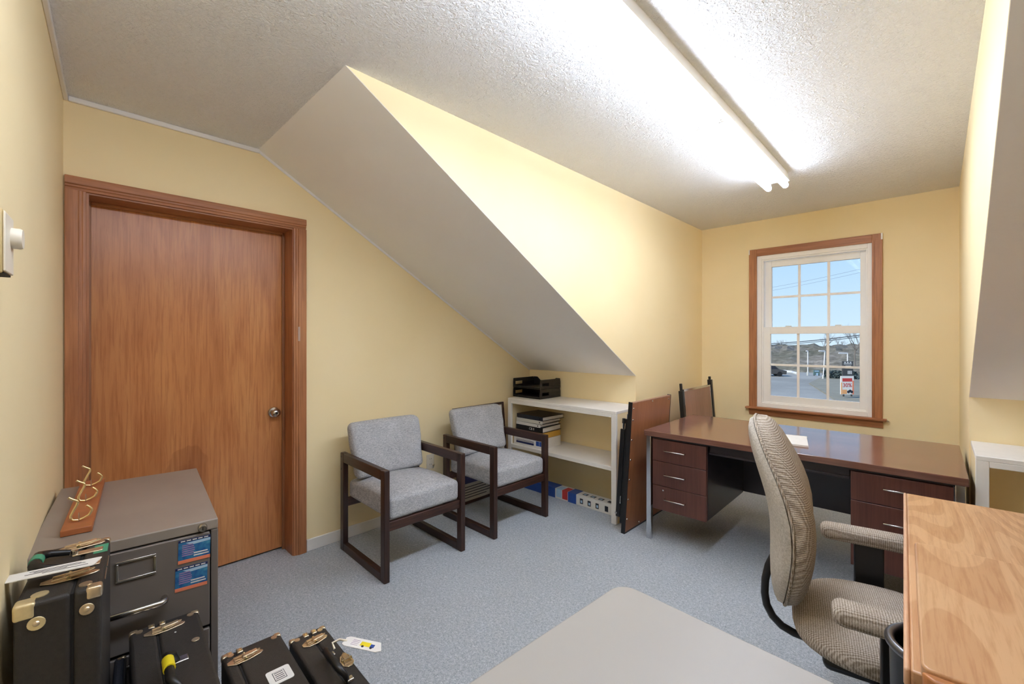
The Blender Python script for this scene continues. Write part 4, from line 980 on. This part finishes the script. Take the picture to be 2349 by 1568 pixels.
# kerb of old snow
kp = [atz(*p, GZ) for p in ((1783, 854), (1800, 853), (1815, 855), (1830, 859))]
tag(B().tube([(p.x, p.y, GZ + 0.12) for p in kp], 0.22, 6).obj('snow_bank', plain('old_snow', (214, 218, 218), 0.9)), 'low white bank along the far edge of the parking lot', 'snow bank')
def pole(px, pyb, pyt, arm_px, label, lean_=0.0):
    p = atz(px, pyb, GZ); d = math.hypot(0, 0); zc = -_s * p.x + _c * p.y
    Ht = (pyb - pyt) / FPX * zc; al = arm_px / FPX * zc
    t = thing('lamp_post', label, 'lamp post', (p.x, p.y, GZ), R(44.2), 'white lamp posts outside')
    r = 1.1 / FPX * zc
    B().tube([(0, 0, 0), (lean_, 0, Ht)], r, 8).obj('post', 'polewhite', t, smooth=50)
    B().tube([(lean_, 0, Ht), (lean_ - al, 0, Ht + 0.02)], r * 1.1, 8).obj('lamp_arm', 'polewhite', t, smooth=50)
    B().cyl((0, 0, 0), (0, 0, 0.5), r * 2.0, 10).obj('footing', 'kerb', t)
pole(1853, 861, 805, 4, 'leftmost white lamp post outside, with a short arm')
pole(1888, 870, 805, 14, 'middle white lamp post outside, leaning slightly', 0.22)
pole(1944, 878, 810, 20, 'white lamp post rising behind the dark sign outside')
def sign_frame(px0, px1, py0, py1, zc):
    k0 = ray((px0 + px1) / 2, 779) * zc; w_ = (px1 - px0) / FPX * zc; z1 = EYE - (py0 - 779) / FPX * zc; z0 = EYE - (py1 - 779) / FPX * zc
    return k0, w_, z0, z1
k0, w_, z0, z1 = sign_frame(1932, 1956, 828, 862, 36.0)
t = thing('pylon_sign', 'dark sign with pale lettering outside the window', 'sign', (k0.x, k0.y, GZ), R(44.2))
box('sign_board', 'signgrey', t, -w_ / 2, w_ / 2, -0.06, 0.06, z0 - GZ, z1 - GZ, 0.01)
for sx in (-1, 1): box('sign_post', 'signgrey', t, sx * w_ * 0.38 - 0.05, sx * w_ * 0.38 + 0.05, -0.04, 0.04, 0, z0 - GZ)
b = B(); zt = z1 - GZ
for i in range(3): b.box(-w_ * 0.36 + i * w_ * 0.26, -w_ * 0.36 + i * w_ * 0.26 + w_ * 0.16, -0.065, -0.06, zt - 0.14, zt - 0.05)
b.box(-w_ * 0.40, w_ * 0.36, -0.065, -0.06, zt - 0.25, zt - 0.19)
b.box(-w_ * 0.25, w_ * 0.30, -0.065, -0.06, zt - 0.46, zt - 0.36)
for i in range(4): b.box(-0.02 + i * 0.09, 0.03 + i * 0.09, -0.065, -0.06, zt - 1.06, zt - 0.78)
b.obj('sign_lettering', 'paper', t)
k0, w_, z0, z1 = sign_frame(1928, 1958, 862, 904, 35.0)
t = thing('sale_sign', 'white and orange sale sign with the number 30 outside the window', 'sign', (k0.x, k0.y, GZ), R(44.2))
box('sign_board', 'boxwhite', t, -w_ / 2, w_ / 2, -0.04, 0.04, max(0.0, z0 - GZ), z1 - GZ, 0.01)
zt = z1 - GZ; hgt = zt - max(0.0, z0 - GZ)
box('red_header', 'boxred', t, -w_ * 0.38, w_ * 0.36, -0.046, -0.04, zt - hgt * 0.30, zt - hgt * 0.12)
box('side_stripe', 'salmon', t, w_ * 0.38, w_ * 0.49, -0.046, -0.04, zt - hgt, zt - hgt * 0.25)
box('side_stripe', 'orange', t, -w_ * 0.49, -w_ * 0.40, -0.046, -0.04, zt - hgt, zt - hgt * 0.35)
box('orange_patch', 'orange', t, -w_ * 0.38, -w_ * 0.04, -0.046, -0.04, zt - hgt * 0.97, zt - hgt * 0.74)
text('number', '30%', hgt * 0.30, 'boxred', t, (-w_ * 0.02, -0.05, zt - hgt * 0.50), (R(90), 0, 0), 0.004)
b = B()
for i in range(3): b.lathe([(0.001, 0), (0.11, 0), (0.11, 0.01), (0.001, 0.011)], 12, Matrix.Translation((w_ * 0.08 + i * 0.13, -0.041, zt - hgt * (0.86 - 0.05 * (i % 2)))) @ Matrix.Rotation(R(90), 4, 'X'))
b.obj('dark_picture', 'ink', t)
k0, w_, z0, z1 = sign_frame(1866, 1880, 848, 868, 58.0)
t = thing('lot_sign', 'small teal sign board between the lamp posts outside', 'sign', (k0.x, k0.y, GZ), R(44.2))
box('sign_board', 'signgreen', t, -w_ / 2, w_ / 2, -0.06, 0.06, max(0.1, z0 - GZ), z1 - GZ, 0.01)
b = B().box(-w_ * 0.35, w_ * 0.35, -0.066, -0.06, z1 - GZ - 0.22, z1 - GZ - 0.10).box(-w_ * 0.1, w_ * 0.2, -0.066, -0.06, z1 - GZ - 0.75, z1 - GZ - 0.40)
b.obj('sign_lettering', 'skyink', t)
for sx in (-1, 1): box('sign_post', 'signgrey', t, sx * w_ * 0.4 - 0.05, sx * w_ * 0.4 + 0.05, -0.03, 0.03, 0, max(0.1, z0 - GZ))
# hedge
hroot = aty(1915, 866, 40.0); p0, p1 = atz(1897, 868, GZ), atz(1962, 871, GZ)
b = B(); n = 46
for i in range(n):
    f = i / (n - 1); q = p0.lerp(p1, f)
    for j in range(14):
        a = Vector((random.uniform(-0.5, 0.5), random.uniform(-0.5, 0.5), random.uniform(0.05, 0.95)))
        u = Vector((random.uniform(-1, 1), random.uniform(-1, 1), random.uniform(-1, 1))).normalized() * 0.16; v_ = u.orthogonal().normalized() * 0.12
        c_ = Vector((q.x, q.y, GZ)) + a
        vs4 = [b.bm.verts.new(c_ + s1 * u + s2 * v_) for s1, s2 in ((-1, -1), (1, -1), (1, 1), (-1, 1))]; b.bm.faces.new(vs4)
h_ = tag(b.obj('hedge', 'hedge'), 'low dark hedge beside the signs outside', 'hedge')
# parked car, mostly hidden by the window frame
p = atz(1768, 862, GZ)
t = thing('parked_car', 'dark parked car at the left edge of the window view', 'car', (p.x - 0.5, p.y, GZ), R(30))
B().prism([(-2.1, 0.30), (2.1, 0.30), (2.15, 0.75), (1.3, 0.92), (0.75, 1.42), (-1.0, 1.45), (-1.7, 0.98), (-2.1, 0.85)], -0.85, 0.85, 'y').obj('car_body', 'signgrey', t, 0.06, 3)
B().prism([(0.70, 0.96), (1.12, 0.96), (0.72, 1.34), (-0.95, 1.36), (-1.45, 0.98)], -0.86, 0.86, 'y').obj('car_windows', 'ink', t)
for xx in (-1.3, 1.3):
    for yy in (-0.86, 0.66): B().cyl((xx, yy, 0.32), (xx, yy + 0.2, 0.32), 0.32, 16).obj('wheel', 'black', t, 0.02)
# bare trees
def tree(px, pyb, pyt, zc, label, seed):
    rnd = random.Random(seed); k0 = ray(px, 779) * zc; z0 = EYE - (pyb - 779) / FPX * zc; z1 = EYE - (pyt - 779) / FPX * zc; Ht = z1 - z0
    t = thing('bare_tree', label, 'tree', (k0.x, k0.y, z0), 0, 'bare winter trees outside')
    tb, bb = B(), B()
    def grow(p, d, ln, r, lev):
        q = p + d * ln
        (tb if lev == 0 else bb).tube([p, p + d * ln * 0.5 + Vector((rnd.uniform(-1, 1), rnd.uniform(-1, 1), 0)) * ln * 0.05, q], [r, r * 0.8, r * 0.55], 5)
        if lev >= 4: return
        for _ in range(4 if lev < 2 else 3):
            nd = (d + Vector((rnd.uniform(-1, 1), rnd.uniform(-1, 1), rnd.uniform(-0.1, 0.9))) * 0.75).normalized()
            f = rnd.uniform(0.55, 1.0); grow(p + d * ln * f, nd, ln * rnd.uniform(0.55, 0.72), r * 0.5, lev + 1)
    grow(Vector((0, 0, 0)), Vector((0, 0, 1)), Ht * 0.38, Ht * 0.012, 0)
    tb.obj('trunk', 'bark', t); bb.obj('branches', 'bark', t)
tree(1962, 842, 708, 62, 'tallest bare tree at the right side of the window view', 3)
tree(1888, 835, 738, 85, 'bare tree behind the middle lamp post outside', 5)
tree(1797, 820, 762, 95, 'small bare tree above the hillside at the left of the window', 8)
tree(1925, 825, 758, 90, 'low bare tree between the two taller ones outside', 11)
# overhead wires
def wire(pa, pb, zc, sag, label, r=0.03):
    A = Vector((0, 0, EYE)) + ray(*pa) * zc; D = Vector((0, 0, EYE)) + ray(*pb) * (zc * 0.8)
    pts = [A.lerp(D, i / 12) - Vector((0, 0, sag * 4 * (i / 12) * (1 - i / 12))) for i in range(13)]
    tag(B().tube(pts, r, 5).obj('overhead_wire', 'wire'), label, 'wire', 'overhead wires outside')
wire((1740, 664), (2010, 608), 60, 0.15, 'uppermost overhead wire crossing the blue sky', 0.011)
wire((1740, 671), (2010, 616), 60, 0.15, 'overhead wire just below the uppermost one', 0.010)
wire((1740, 789), (2010, 763), 60, 0.2, 'dark overhead wire just above the hillside crest', 0.05)
wire((1740, 792), (2010, 767), 58, 0.2, 'second dark overhead wire along the hillside crest', 0.035)
